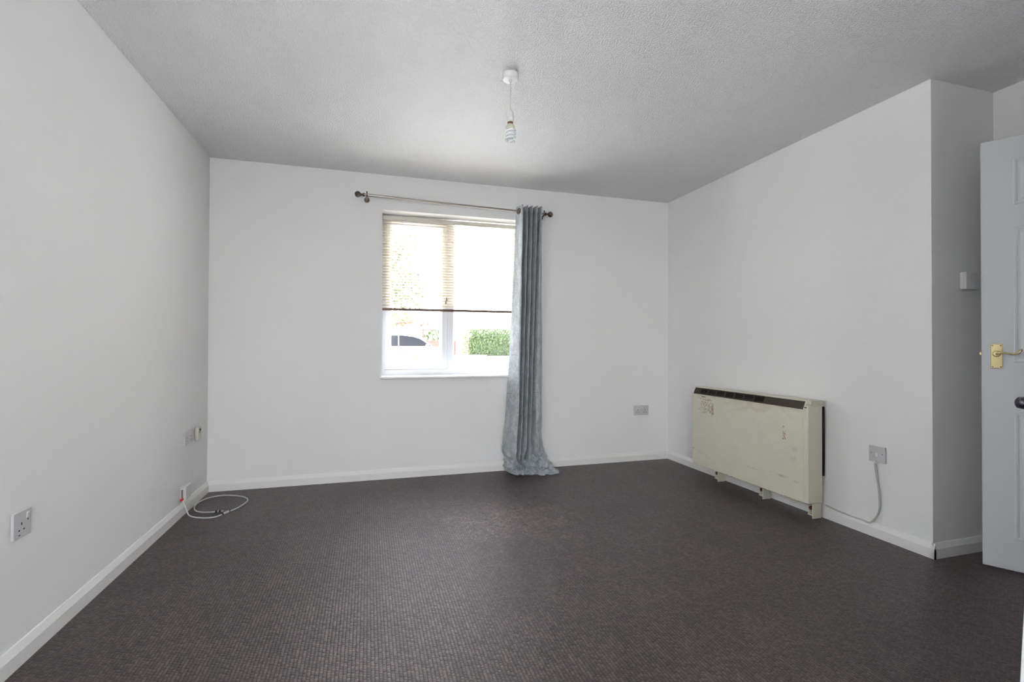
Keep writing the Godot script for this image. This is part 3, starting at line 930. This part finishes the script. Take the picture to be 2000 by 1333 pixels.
func build_cables() -> void:
	# white aerial lead looped on the carpet
	var t := thing("aerial_cable", Vector3(0.15, 0, 0.4), "white aerial lead coiled on the carpet below the junction box", "cable")
	var o := t.position
	var raw := [Vector3(0.017, 0.105, 0.534), Vector3(0.03, 0.085, 0.537), Vector3(0.042, 0.04, 0.53), Vector3(0.052, 0.009, 0.525), Vector3(0.092, 0.005, 0.562), Vector3(0.155, 0.005, 0.594), Vector3(0.209, 0.005, 0.59), Vector3(0.247, 0.006, 0.535), Vector3(0.3, 0.005, 0.43), Vector3(0.318, 0.005, 0.292), Vector3(0.254, 0.005, 0.194), Vector3(0.148, 0.005, 0.141), Vector3(0.066, 0.005, 0.165), Vector3(0.03, 0.006, 0.245), Vector3(0.028, 0.006, 0.34), Vector3(0.058, 0.005, 0.43), Vector3(0.108, 0.005, 0.476), Vector3(0.165, 0.006, 0.492), Vector3(0.185, 0.007, 0.494)]
	var pts := []
	for p in raw:
		pts.append(p - o)
	var g := Geo.new()
	g.tube(spline(pts, 8), 0.0036, 10)
	put("lead", g, M.cable_white, t)
	g = Geo.new()
	g.tube([Vector3(0.183, 0.0075, 0.494) - o, Vector3(0.214, 0.0075, 0.493) - o], 0.0072, 12)
	put("plug", g, M.plug_black, t)
	g = Geo.new()
	g.tube([Vector3(0.196, 0.0078, 0.494) - o, Vector3(0.202, 0.0078, 0.4937) - o], 0.0079, 12)
	g.tube([Vector3(0.214, 0.0075, 0.493) - o, Vector3(0.226, 0.0075, 0.4925) - o], 0.0045, 12)
	put("plug_collar", g, M.plug_silver, t)
	g = Geo.new()
	g.tube([Vector3(0.238, 0.0075, 0.552) - o, Vector3(0.259, 0.0075, 0.513) - o], 0.0068, 12)
	put("sleeve", g, M.plastic_white, t)
	for p in [[Vector3(0.235, 0.0075, 0.557), Vector3(0.238, 0.0075, 0.552)], [Vector3(0.259, 0.0075, 0.513), Vector3(0.262, 0.0075, 0.507)]]:
		g = Geo.new()
		g.tube([p[0] - o, p[1] - o], 0.0072, 12)
		put("sleeve_end", g, M.plug_black, t)
	# heater flex
	t = thing("heater_cable", Vector3(W - 0.01, 0, 1.8), "pale grey flex hanging from the spur plate along the skirting to the heater", "cable")
	o = t.position
	var k := W - 0.008
	raw = [Vector3(k, 0.412, 1.899), Vector3(k, 0.37, 1.901), Vector3(k, 0.331, 1.907), Vector3(k, 0.252, 1.918), Vector3(k, 0.171, 1.923), Vector3(k - 0.003, 0.115, 1.908), Vector3(k - 0.004, 0.07, 1.873), Vector3(k - 0.002, 0.068, 1.83), Vector3(k, 0.067, 1.75), Vector3(k, 0.069, 1.69), Vector3(k - 0.003, 0.074, 1.65), Vector3(k - 0.008, 0.08, 1.61)]
	pts = []
	for p in raw:
		pts.append(p - o)
	g = Geo.new()
	g.tube(spline(pts, 8), 0.0048, 10)
	put("flex", g, M.flex_grey, t)
	g = Geo.new()
	g.box(Vector3(-0.006, 0.396, 0.093), Vector3(0.009, 0.412, 0.107), 0.003)
	put("cable_entry", g, M.plastic_white, t)

# ------------------------------------------------------------------ storage heater (local x along the wall towards the viewer, z out from the wall)
func build_heater() -> void:
	var L := 1.055
	var D := 0.145
	var z0 := 0.03
	var yb := 0.092
	var ys := 0.648
	var yt := 0.70
	var t := thing("storage_heater", Vector3(W, 0, 0.548), "old cream storage heater with rust stains below the right wall", "heater")
	t.rotation.y = -PI / 2
	t.set_meta("label", "old cream storage heater with rust stains and a dark top grille on the right wall")
	var g := Geo.new()
	# casing: section pushed along x
	g.xf = Transform3D(Basis(Vector3.BACK, Vector3.UP, Vector3.LEFT), Vector3(L, 0, 0))
	var zf := D - 0.0025
	g.prism(PackedVector2Array([Vector2(z0, yb), Vector2(zf - 0.004, yb), Vector2(zf, yb + 0.004), Vector2(zf, ys), Vector2(zf - 0.03, ys + 0.001), Vector2(zf - 0.046, yt - 0.004), Vector2(z0, yt - 0.004)]), 0.004, L - 0.004)
	put("casing", g, M.heater_cream, t)
	# front panel with its stains
	g = Geo.new()
	g.quad(Vector3(0.001, yb + 0.002, D), Vector3(L - 0.03, yb + 0.002, D), Vector3(L - 0.03, ys, D), Vector3(0.001, ys, D), Vector3.BACK, Vector2(0, 1), Vector2(1, 1), Vector2(1, 0), Vector2(0, 0))
	g.quad(Vector3(0.001, ys, D), Vector3(L - 0.03, ys, D), Vector3(L - 0.03, ys + 0.002, D - 0.012), Vector3(0.001, ys + 0.002, D - 0.012), Vector3(0, 0.98, 0.2), Vector2(0, 0.004), Vector2(1, 0.004), Vector2(1, 0.001), Vector2(0, 0.001))
	g.quad(Vector3(0.001, yb + 0.002, D), Vector3(L - 0.03, yb + 0.002, D), Vector3(L - 0.03, yb + 0.001, D - 0.012), Vector3(0.001, yb + 0.001, D - 0.012), Vector3.DOWN, Vector2(0, 0.99), Vector2(1, 0.99), Vector2(1, 1), Vector2(0, 1))
	g.quad(Vector3(0.001, yb + 0.002, D), Vector3(0.001, ys, D), Vector3(0.001, ys, D - 0.012), Vector3(0.001, yb + 0.002, D - 0.012), Vector3.LEFT, Vector2(0, 1), Vector2(0, 0), Vector2(0, 0), Vector2(0, 1))
	put("front_panel", g, M.heater_front, t)
	# end panel that wraps the near end
	g = Geo.new()
	g.box(Vector3(L - 0.03, yb, z0 + 0.004), Vector3(L, ys + 0.028, D + 0.001), 0.006)
	put("end_panel", g, M.heater_cream, t)
	# lid
	g = Geo.new()
	g.box(Vector3(-0.002, yt - 0.006, z0 - 0.002), Vector3(L + 0.004, yt + 0.004, D - 0.025), 0.003)
	g.box(Vector3(L - 0.028, ys + 0.034, z0), Vector3(L + 0.004, yt + 0.003, D - 0.018), 0.004)
	g.box(Vector3(L - 0.026, ys + 0.028, z0 + 0.01), Vector3(L - 0.006, ys + 0.036, D - 0.03))
	put("lid", g, M.heater_cream, t)
	# grille leaning back above the front
	var gr := Node3D.new()
	gr.name = "grille"
	gr.position = Vector3(0, ys + 0.002, D - 0.004)
	gr.rotation.x = -0.42
	t.add_child(gr)
	var gh := 0.052
	var L2 := L - 0.034
	g = Geo.new()
	var slots := []
	for k in 7:
		var a := lerpf(0.072, 0.708, k / 7.0)
		slots.append([a * L2 / 1.0, (a + 0.0775) * L2 / 1.0])
	g.box(Vector3(0.001, 0, -0.012), Vector3(slots[0][0], gh, 0.0), 0.002)
	g.box(Vector3(slots[6][1], 0, -0.012), Vector3(L2, gh, 0.0), 0.002)
	g.box(Vector3(slots[0][0] - 0.001, 0, -0.012), Vector3(slots[6][1] + 0.001, 0.008, 0.0), 0.001)
	g.box(Vector3(slots[0][0] - 0.001, gh - 0.006, -0.012), Vector3(slots[6][1] + 0.001, gh, 0.0), 0.001)
	for k in 6:
		g.box(Vector3(slots[k][1], 0.007, -0.012), Vector3(slots[k + 1][0], gh - 0.005, 0.0), 0.001)
	put("grille_frame", g, M.heater_brown, gr)
	for k in 7:
		g = Geo.new()
		for q in 4:
			var y := 0.011 + q * 0.0095
			g.box(Vector3(slots[k][0], y, -0.011), Vector3(slots[k][1], y + 0.0035, -0.006))
		g.box(Vector3(slots[k][0] - 0.001, 0.006, -0.0125), Vector3(slots[k][1] + 0.001, gh - 0.004, -0.0105))
		put("air_slot", g, M.heater_black, gr)
	g = Geo.new()
	g.box(Vector3(L2 - 0.002, 0, -0.011), Vector3(L2 + 0.006, gh + 0.001, 0.002), 0.002)
	put("end_trim", g, M.gloss_white, gr)
	put("name_tag", boxed(Vector3(L - 0.022, ys + 0.012, D + 0.0008), Vector3(L - 0.004, ys + 0.018, D + 0.0018)), M.leaf_dark, t)
	# black plate standing in for the shaded gap between heater and wall
	put("back_plate", boxed(Vector3(0.02, yb + 0.16, 0.012), Vector3(L - 0.001, yt - 0.035, z0 - 0.001), 0.002), M.heater_black, t)
	for x in [0.215, 0.65, 1.03]:
		g = Geo.new()
		g.box(Vector3(x - 0.014, 0.02, 0.034), Vector3(x - 0.008, yb - 0.0005, 0.1), 0.002)
		g.box(Vector3(x + 0.012, 0.001, 0.034), Vector3(x + 0.018, yb - 0.0005, 0.1), 0.002)
		g.box(Vector3(x - 0.014, 0.02, 0.034), Vector3(x + 0.018, 0.027, 0.104), 0.002)
		var ft := put("foot", g, M.heater_cream, t)
		g = Geo.new()
		g.xf = Transform3D(Basis(Vector3.RIGHT, PI / 2), Vector3(x + 0.002, 0.062, 0.094))
		g.lathe([Vector2(0.0, 0.008), Vector2(0.01, 0.007), Vector2(0.012, 0.0), Vector2(0.012, -0.05)], 12)
		put("rusty_bolt", flip(g), M.rust, ft)
	g = Geo.new()
	g.tube(spline([Vector3(0.955, yb, 0.1), Vector3(0.95, 0.078, 0.11), Vector3(0.935, 0.07, 0.118), Vector3(0.915, 0.072, 0.12)], 6), 0.006, 8)
	put("drain_hook", g, M.heater_cream, t)

# ------------------------------------------------------------------ doors
func panel_face(t: Node3D, x0: float, y0: float, x1: float, y1: float) -> void:
	var g := Geo.new()
	g.ring(x0, y0, x1, y1, [Vector2(0, 0.0), Vector2(0.003, 0.0035), Vector2(0.009, 0.003), Vector2(0.014, 0.0004), Vector2(0.022, 0.0004)])
	put("panel_moulding", g, M.door_paint, t)
	g = Geo.new()
	g.ring(x0 + 0.022, y0 + 0.022, x1 - 0.022, y1 - 0.022, [Vector2(0, 0.0004), Vector2(0.014, 0.004), Vector2(0.016, 0.004)])
	var i := 0.038
	g.quad(Vector3(x0 + i, y0 + i, 0.004), Vector3(x1 - i, y0 + i, 0.004), Vector3(x1 - i, y1 - i, 0.004), Vector3(x0 + i, y1 - i, 0.004), Vector3.BACK)
	put("panel", g, M.door_paint, t)

func build_doors() -> void:
	var a := deg_to_rad(29.8)
	var t := Node3D.new()
	t.name = "door_1"
	t.transform = Transform3D(Basis(Vector3(sin(a), 0, cos(a)), Vector3.UP, Vector3(-cos(a), 0, sin(a))), Vector3(3.832, 0.0, 2.299))
	add_child(t)
	struct(t, "white panelled door with a brass handle standing ajar at the right", "door")
	var w := 0.69
	put("leaf", boxed(Vector3(0, 0.01, -0.036), Vector3(w, 1.988, 0.0), 0.002), M.door_paint, t)
	for c in [[0.107, 0.315], [0.375, 0.583]]:
		panel_face(t, c[0], 1.675, c[1], 1.883)
		panel_face(t, c[0], 0.957, c[1], 1.575)
		panel_face(t, c[0], 0.154, c[1], 0.73)
	var h := Node3D.new()
	h.name = "door_handle"
	t.add_child(h)
	put("back_plate", boxed(Vector3(0.0305, 0.927, 0.0), Vector3(0.0705, 1.04, 0.0055), 0.002), M.brass, h)
	for x in [0.037, 0.064]:
		for y in [0.9345, 1.0325]:
			screw(h, x, y, 0.0056, M.hole_dark)
	var g := Geo.new()
	g.xf = Transform3D(Basis(Vector3.RIGHT, PI / 2), Vector3(0.0505, 0.995, 0.005))
	g.lathe([Vector2(0.0, 0.008), Vector2(0.011, 0.007), Vector2(0.014, 0.002), Vector2(0.0145, 0.0)], 20)
	put("rose", flip(g), M.brass, h)
	g = Geo.new()
	g.tube(spline([Vector3(0.0505, 0.995, 0.006), Vector3(0.0505, 0.995, 0.028), Vector3(0.0505, 0.9965, 0.041), Vector3(0.062, 0.9995, 0.045), Vector3(0.08, 0.9985, 0.045), Vector3(0.098, 0.9945, 0.044), Vector3(0.112, 0.996, 0.044), Vector3(0.1225, 1.003, 0.044), Vector3(0.127, 1.0115, 0.044)], 8), 0.0048, 12)
	g.ball(Vector3(0.127, 1.013, 0.044), 0.0062, 14)
	put("lever", g, M.brass, h)
	g = Geo.new()
	g.tube([Vector3(-0.0005, 0.995, -0.018), Vector3(0.004, 0.995, -0.018)], 0.006, 10)
	g.box(Vector3(-0.008, 0.988, -0.023), Vector3(0.002, 1.002, -0.012), 0.002)
	put("latch", g, M.brass, t)
	# frame of the doorway
	g = Geo.new()
	g.box(Vector3(W2 - 0.012, 0.001, ZC + 0.001), Vector3(W2 + 0.13, 2.009, ZC + 0.026), 0.002)
	g.box(Vector3(W2 - 0.012, 0.001, 2.925), Vector3(W2 + 0.13, 2.009, 2.96), 0.002)
	g.box(Vector3(W2 - 0.012, 2.0, ZC + 0.001), Vector3(W2 + 0.13, 2.03, 2.96), 0.002)
	var o := put("trim_2", g, M.gloss_white)
	struct(o, "white door lining round the doorway behind the open door", "door frame")
	# second door close to the viewer: only its edge and knob come into view
	t = Node3D.new()
	t.name = "door_2"
	var up := Vector3(2.463 - 2.371, 2.0, 3.217 - 3.17).normalized()
	var along := Vector3(1.0, 0, 0.04)
	along = (along - up * along.dot(up)).normalized()
	t.transform = Transform3D(Basis(along, up, along.cross(up)), Vector3(2.3715, 0.01, 3.17))
	add_child(t)
	struct(t, "white edge of a nearer door leaf at the right border of the view", "door")
	put("leaf", boxed(Vector3(0, 0.005, 0.0), Vector3(0.76, 1.98, 0.036), 0.002), M.door_paint, t)
	g = Geo.new()
	g.xf = Transform3D(Basis(Vector3.RIGHT, -PI / 2), Vector3(0.05, 0.895, 0))
	g.lathe([Vector2(0.0, 0.058), Vector2(0.009, 0.0575), Vector2(0.0125, 0.054), Vector2(0.0135, 0.048), Vector2(0.0135, 0.028), Vector2(0.0115, 0.022), Vector2(0.006, 0.018), Vector2(0.006, 0.004), Vector2(0.016, 0.003), Vector2(0.017, 0.0)], 24)
	put("door_knob", flip(g), M.knob_metal, t)

# ------------------------------------------------------------------ garden and street beyond the window
func leaf_mesh(len_: float, wid: float) -> ArrayMesh:
	var g := Geo.new()
	var a := Vector3(0, 0, 0); var b := Vector3(wid / 2, len_ * 0.45, wid * 0.18); var c := Vector3(0, len_, 0); var d := Vector3(-wid / 2, len_ * 0.45, wid * 0.18)
	var n1 := (b - a).cross(c - a).normalized(); var n2 := (c - a).cross(d - a).normalized()
	g.tri(a, b, c, n1, n1, n1)
	g.tri(a, c, d, n2, n2, n2)
	return g.mesh()

func leaves(called: String, parent: Node3D, mesh: Mesh, m: Material, spots: Array, seed_: int, lo := 0.7, hi := 1.3) -> void:
	var mm := MultiMesh.new()
	mm.transform_format = MultiMesh.TRANSFORM_3D
	mm.mesh = mesh
	mm.instance_count = spots.size()
	var rng := RandomNumberGenerator.new()
	rng.seed = seed_
	for i in spots.size():
		var b := Basis.from_euler(Vector3(rng.randf_range(-1.6, 1.6), rng.randf() * TAU, rng.randf_range(-0.9, 0.9))).scaled(Vector3.ONE * rng.randf_range(lo, hi))
		mm.set_instance_transform(i, Transform3D(b, spots[i]))
	var o := MultiMeshInstance3D.new()
	o.name = called
	o.multimesh = mm
	o.material_override = m
	o.set_meta("kind", "stuff")
	parent.add_child(o, true)

func blob(rng: RandomNumberGenerator, c: Vector3, r: Vector3, count: int) -> Array:
	var out := []
	while out.size() < count:
		var p := Vector3(rng.randf_range(-1, 1), rng.randf_range(-1, 1), rng.randf_range(-1, 1))
		if p.length() <= 1.0 and p.length() > 0.35:
			out.append(c + p * r)
	return out

func build_outside() -> void:
	var gg := boxed(Vector3(-30, -0.32, -60), Vector3(40, -0.02, -0.301))
	gg.box(Vector3(-30, -0.32, -0.301), Vector3(-0.201, -0.02, 5.601))
	gg.box(Vector3(-30, -0.32, 5.601), Vector3(40, -0.02, 40))
	struct(put("ground", gg, M.paving), "pale sunlit paving outside the window", "ground")
	var rng := RandomNumberGenerator.new()
	rng.seed = 9
	# tree at the left
	var t := thing("garden_tree", Vector3(1.1, -0.02, -9.0), "light green tree seen through the left window pane", "tree", "")
	var g := Geo.new()
	g.tube(spline([Vector3(0, 0, 0), Vector3(0.05, 0.8, 0), Vector3(0.0, 1.7, 0.05), Vector3(0.15, 2.8, 0.0)], 5), 0.09, 10)
	for b in [[Vector3(0.02, 1.5, 0), Vector3(0.5, 2.1, 0.1), Vector3(1.2, 2.4, 0.0)], [Vector3(0.0, 1.9, 0), Vector3(-0.5, 2.6, 0.2), Vector3(-0.9, 3.2, 0.1)], [Vector3(0.08, 2.3, 0), Vector3(0.6, 3.1, -0.2), Vector3(0.9, 3.7, 0)], [Vector3(0.02, 1.3, 0), Vector3(0.5, 1.55, 0.2), Vector3(1.0, 1.62, 0.3)]]:
		g.tube(spline(b, 5), 0.03, 8)
	put("trunk", g, M.bark, t)
	var lm := leaf_mesh(0.11, 0.07)
	var sp := []
	for b in [[Vector3(0.2, 2.9, 0), Vector3(0.9, 0.8, 0.8), 900], [Vector3(1.0, 2.4, 0), Vector3(0.55, 0.5, 0.5), 420], [Vector3(-0.7, 2.9, 0), Vector3(0.8, 0.8, 0.7), 500], [Vector3(0.55, 3.7, 0), Vector3(0.75, 0.6, 0.6), 420]]:
		sp.append_array(blob(rng, b[0], b[1], b[2]))
	leaves("foliage", t, lm, M.leaf_green, sp, 1)
	sp = blob(rng, Vector3(0.62, 1.62, 0.2), Vector3(0.5, 0.26, 0.3), 170)
	sp.append_array(blob(rng, Vector3(0.2, 2.2, 0), Vector3(0.7, 0.5, 0.6), 220))
	leaves("foliage", t, lm, M.leaf_yellow, sp, 2)
	sp = blob(rng, Vector3(1.12, 1.58, 0.2), Vector3(0.42, 0.12, 0.3), 60)
	sp.append_array(blob(rng, Vector3(0.9, 2.9, 0.3), Vector3(0.7, 0.7, 0.4), 120))
	leaves("foliage", t, lm, M.leaf_red, sp, 3)
	# slim tree behind the mullion
	t = thing("slim_tree", Vector3(6.9, -0.02, -33.0), "yellow green slim tree beyond the fence, seen right of the mullion", "tree")
	g = Geo.new()
	g.tube([Vector3(0, 0, 0), Vector3(0, 3.0, 0)], 0.08, 8)
	put("trunk", g, M.bark, t)
	leaves("foliage", t, leaf_mesh(0.26, 0.17), M.leaf_yellow, blob(rng, Vector3(0, 2.75, 0), Vector3(0.42, 0.75, 0.4), 260), 5)
	# flowering shrub just outside
	t = thing("flowering_shrub", Vector3(1.75, -0.02, -5.2), "small shrub with pink flowers low outside the left pane", "shrub")
	g = Geo.new()
	for k in 9:
		var e := Vector3(rng.randf_range(-0.3, 0.45), rng.randf_range(0.6, 0.98), rng.randf_range(-0.25, 0.25))
		g.tube(spline([Vector3(e.x * 0.15, 0, e.z * 0.15), e * Vector3(0.5, 0.55, 0.5), e], 4), 0.006, 6)
	put("stems", g, M.bark, t)
	leaves("foliage", t, leaf_mesh(0.06, 0.04), M.leaf_green, blob(rng, Vector3(0.0, 0.55, 0), Vector3(0.42, 0.42, 0.3), 200), 6)
	leaves("petals", t, leaf_mesh(0.05, 0.05), M.petal_pink, blob(rng, Vector3(0.05, 0.86, 0), Vector3(0.4, 0.1, 0.25), 40), 7)
	# hedge behind a low white wall
	t = thing("hedge", Vector3(8.6, -0.02, -26.2), "clipped green hedge behind the low white wall outside", "hedge")
	g = Geo.new()
	g.box(Vector3(-1.4, 0.0, -0.5), Vector3(2.6, 1.8, 0.45), 0.3)
	put("inner_branches", g, M.leaf_dark, t)
	sp = []
	for k in 5200:
		sp.append(Vector3(rng.randf_range(-1.5, 2.7), rng.randf_range(0.2, 2.02), rng.randf_range(0.42, 0.62)))
	for k in 1100:
		sp.append(Vector3(rng.randf_range(-1.5, 2.7), rng.randf_range(1.75, 2.05), rng.randf_range(-0.6, 0.5)))
	leaves("foliage", t, leaf_mesh(0.115, 0.08), M.leaf_green, sp, 8)
	sp = []
	for k in 800:
		sp.append(Vector3(rng.randf_range(-1.95, -1.2), rng.randf_range(0.2, 1.75), rng.randf_range(-0.2, 0.6)))
	leaves("foliage", t, leaf_mesh(0.12, 0.09), M.leaf_yellow, sp, 9)
	# low white wall
	var o := put("garden_wall", boxed(Vector3(4.0, -0.02, -25.3), Vector3(14.0, 0.36, -25.05), 0.02), M.render_white)
	tag(o, "low white garden wall in front of the hedge", "wall")
	o = put("added_low_wall", boxed(Vector3(0.2, -0.02, -14.2), Vector3(5.4, 0.66, -14.0), 0.02), M.render_white)  # white wall added where glare washes out the car wheels
	tag(o, "added low white wall hiding the wheels of the parked car", "wall")
	# brick wall with a rail above
	t = thing("brick_wall", Vector3(5.4, -0.02, -28.0), "red brick wall piece under a timber rail beyond the car", "wall")
	put("brickwork", boxed(Vector3(-0.9, 0.0, -0.11), Vector3(1.25, 1.36, 0.11), 0.01), M.brick_red, t)
	t = thing("timber_fence", Vector3(5.4, -0.02, -28.4), "timber post and rail fence standing behind the red brick wall", "fence")
	put("rail", boxed(Vector3(-0.95, 2.0, -0.04), Vector3(1.3, 2.09, 0.04), 0.01), M.timber, t)
	for x in [-0.85, 1.15]:
		put("post", boxed(Vector3(x - 0.05, 0, -0.05), Vector3(x + 0.05, 2.12, 0.0499), 0.01), M.timber, t)
	t = thing("climbing_shrub", Vector3(5.5, -0.02, -28.9), "pale leafy shrub filling the gap between brick wall and rail", "shrub")
	leaves("foliage", t, leaf_mesh(0.2, 0.14), M.leaf_green, blob(rng, Vector3(0.0, 1.6, 0), Vector3(1.1, 0.42, 0.2), 300), 11)
	build_car()

func build_car() -> void:
	# silver hatchback seen from the side, nose to the right; local x along its length
	var t := thing("car", Vector3(2.8, -0.02, -20.2), "silver car with dark windows parked across the paving outside", "car")
	var g := Geo.new()
	var hw := 0.84
	var prof := PackedVector2Array([Vector2(-1.95, 0.3), Vector2(2.0, 0.3), Vector2(2.08, 0.42), Vector2(2.06, 0.62), Vector2(1.95, 0.78), Vector2(1.5, 0.93), Vector2(1.15, 1.0), Vector2(-1.9, 1.0), Vector2(-2.02, 0.75), Vector2(-2.02, 0.4)])
	g.prism(prof, -hw, hw)
	put("body", g, M.car_silver, t)
	# dark glass house with a silver roof over it
	g = Geo.new()
	var low := [Vector2(-1.85, 1.0), Vector2(1.28, 1.0)]
	var top := PackedVector2Array([Vector2(-1.85, 1.0), Vector2(1.28, 1.0), Vector2(1.0, 1.19), Vector2(0.68, 1.36), Vector2(0.3, 1.47), Vector2(-0.3, 1.52), Vector2(-1.2, 1.5), Vector2(-1.62, 1.4)])
	g.prism(top, -hw + 0.1, hw - 0.1)
	put("windows", g, M.car_glass, t)
	g = Geo.new()
	g.prism(PackedVector2Array([Vector2(0.42, 1.44), Vector2(0.3, 1.495), Vector2(-0.3, 1.55), Vector2(-1.2, 1.53), Vector2(-1.66, 1.42), Vector2(-1.2, 1.495), Vector2(-0.3, 1.515)]), -hw + 0.08, hw - 0.08)
	put("roof", g, M.car_silver, t)
	for s in [-1.0, 1.0]:
		var z: float = (hw - 0.09) * s
		g = Geo.new()
		g.tube([Vector3(-0.35, 1.0, z), Vector3(-0.35, 1.5, z * 0.97)], 0.03, 6)
		put("pillar", g, M.car_silver, t)
		g = Geo.new()
		g.tube([Vector3(1.22, 1.0, z), Vector3(0.66, 1.37, z * 0.97), Vector3(0.35, 1.46, z * 0.97)], 0.03, 6)
		put("pillar", g, M.car_silver, t)
	for x in [-1.25, 1.3]:
		for s in [-1.0, 1.0]:
			g = Geo.new()
			g.xf = Transform3D(Basis(Vector3.RIGHT, PI / 2 * s), Vector3(x, 0.3, s * (hw - 0.18)))
			g.lathe([Vector2(0.0, 0.2), Vector2(0.18, 0.19), Vector2(0.2, 0.205), Vector2(0.28, 0.2), Vector2(0.3, 0.18), Vector2(0.3, 0.02), Vector2(0.28, 0.0), Vector2(0.0, 0.0)], 22)
			var wh := put("wheel", flip(g), M.tyre, t)
			g = Geo.new()
			g.xf = Transform3D(Basis(Vector3.RIGHT, PI / 2 * s), Vector3(x, 0.3, s * (hw - 0.18)))
			g.lathe([Vector2(0.0, 0.215), Vector2(0.16, 0.208), Vector2(0.185, 0.19)], 18)
			put("hub_cap", flip(g), M.plug_silver, wh)
	put("head_lamp", boxed(Vector3(1.9, 0.64, hw - 0.3), Vector3(2.075, 0.76, hw - 0.02), 0.03), M.lamp_glass, t)
	g = Geo.new()
	g.ball(Vector3(0.95, 1.02, hw + 0.09), 0.08, 12)
	put("mirror", g, M.car_silver, t)

# ------------------------------------------------------------------ start
func _ready() -> void:
	# camera
	var cam := Camera3D.new()
	cam.name = "camera"
	cam.position = EYE
	cam.rotation = Vector3(deg_to_rad(0.521), deg_to_rad(-16.541), deg_to_rad(0.168))
	cam.fov = 70.19
	cam.near = 0.02
	cam.far = 200.0
	add_child(cam)
	cam.current = true
	# sky and exposure
	var sm := ProceduralSkyMaterial.new()
	sm.sky_top_color = Color(0.93, 0.955, 1.0)
	sm.sky_horizon_color = Color(1.0, 0.993, 0.982)
	sm.sky_curve = 0.25
	sm.ground_bottom_color = Color(0.5, 0.5, 0.48)
	sm.ground_horizon_color = Color(0.7, 0.7, 0.7)
	var sky := Sky.new()
	sky.sky_material = sm
	var env := Environment.new()
	env.background_mode = Environment.BG_SKY
	env.sky = sky
	env.background_energy_multiplier = 14.0
	env.tonemap_mode = Environment.TONE_MAPPER_LINEAR
	env.tonemap_exposure = 1.06
	env.sdfgi_enabled = true
	env.ssao_enabled = true
	env.ssil_enabled = true
	var we := WorldEnvironment.new()
	we.name = "world_environment"
	we.environment = env
	add_child(we)
	# high sun from the right, along the house front, so that it does not shine in
	var sun := DirectionalLight3D.new()
	sun.name = "sun"
	sun.light_color = Color(1.0, 0.96, 0.9)
	sun.light_energy = 4.0
	sun.light_angular_distance = 0.6
	sun.shadow_enabled = true
	add_child(sun)
	sun.look_at_from_position(Vector3(6, 9, 1.2), Vector3.ZERO, Vector3.UP)
	make_materials()
	build_room()
	build_window()
	build_outside()
	build_blind()
	build_heater()
	build_rod()
	build_curtain()
	build_doors()
	build_lamp()
	build_sockets()
	build_cables()
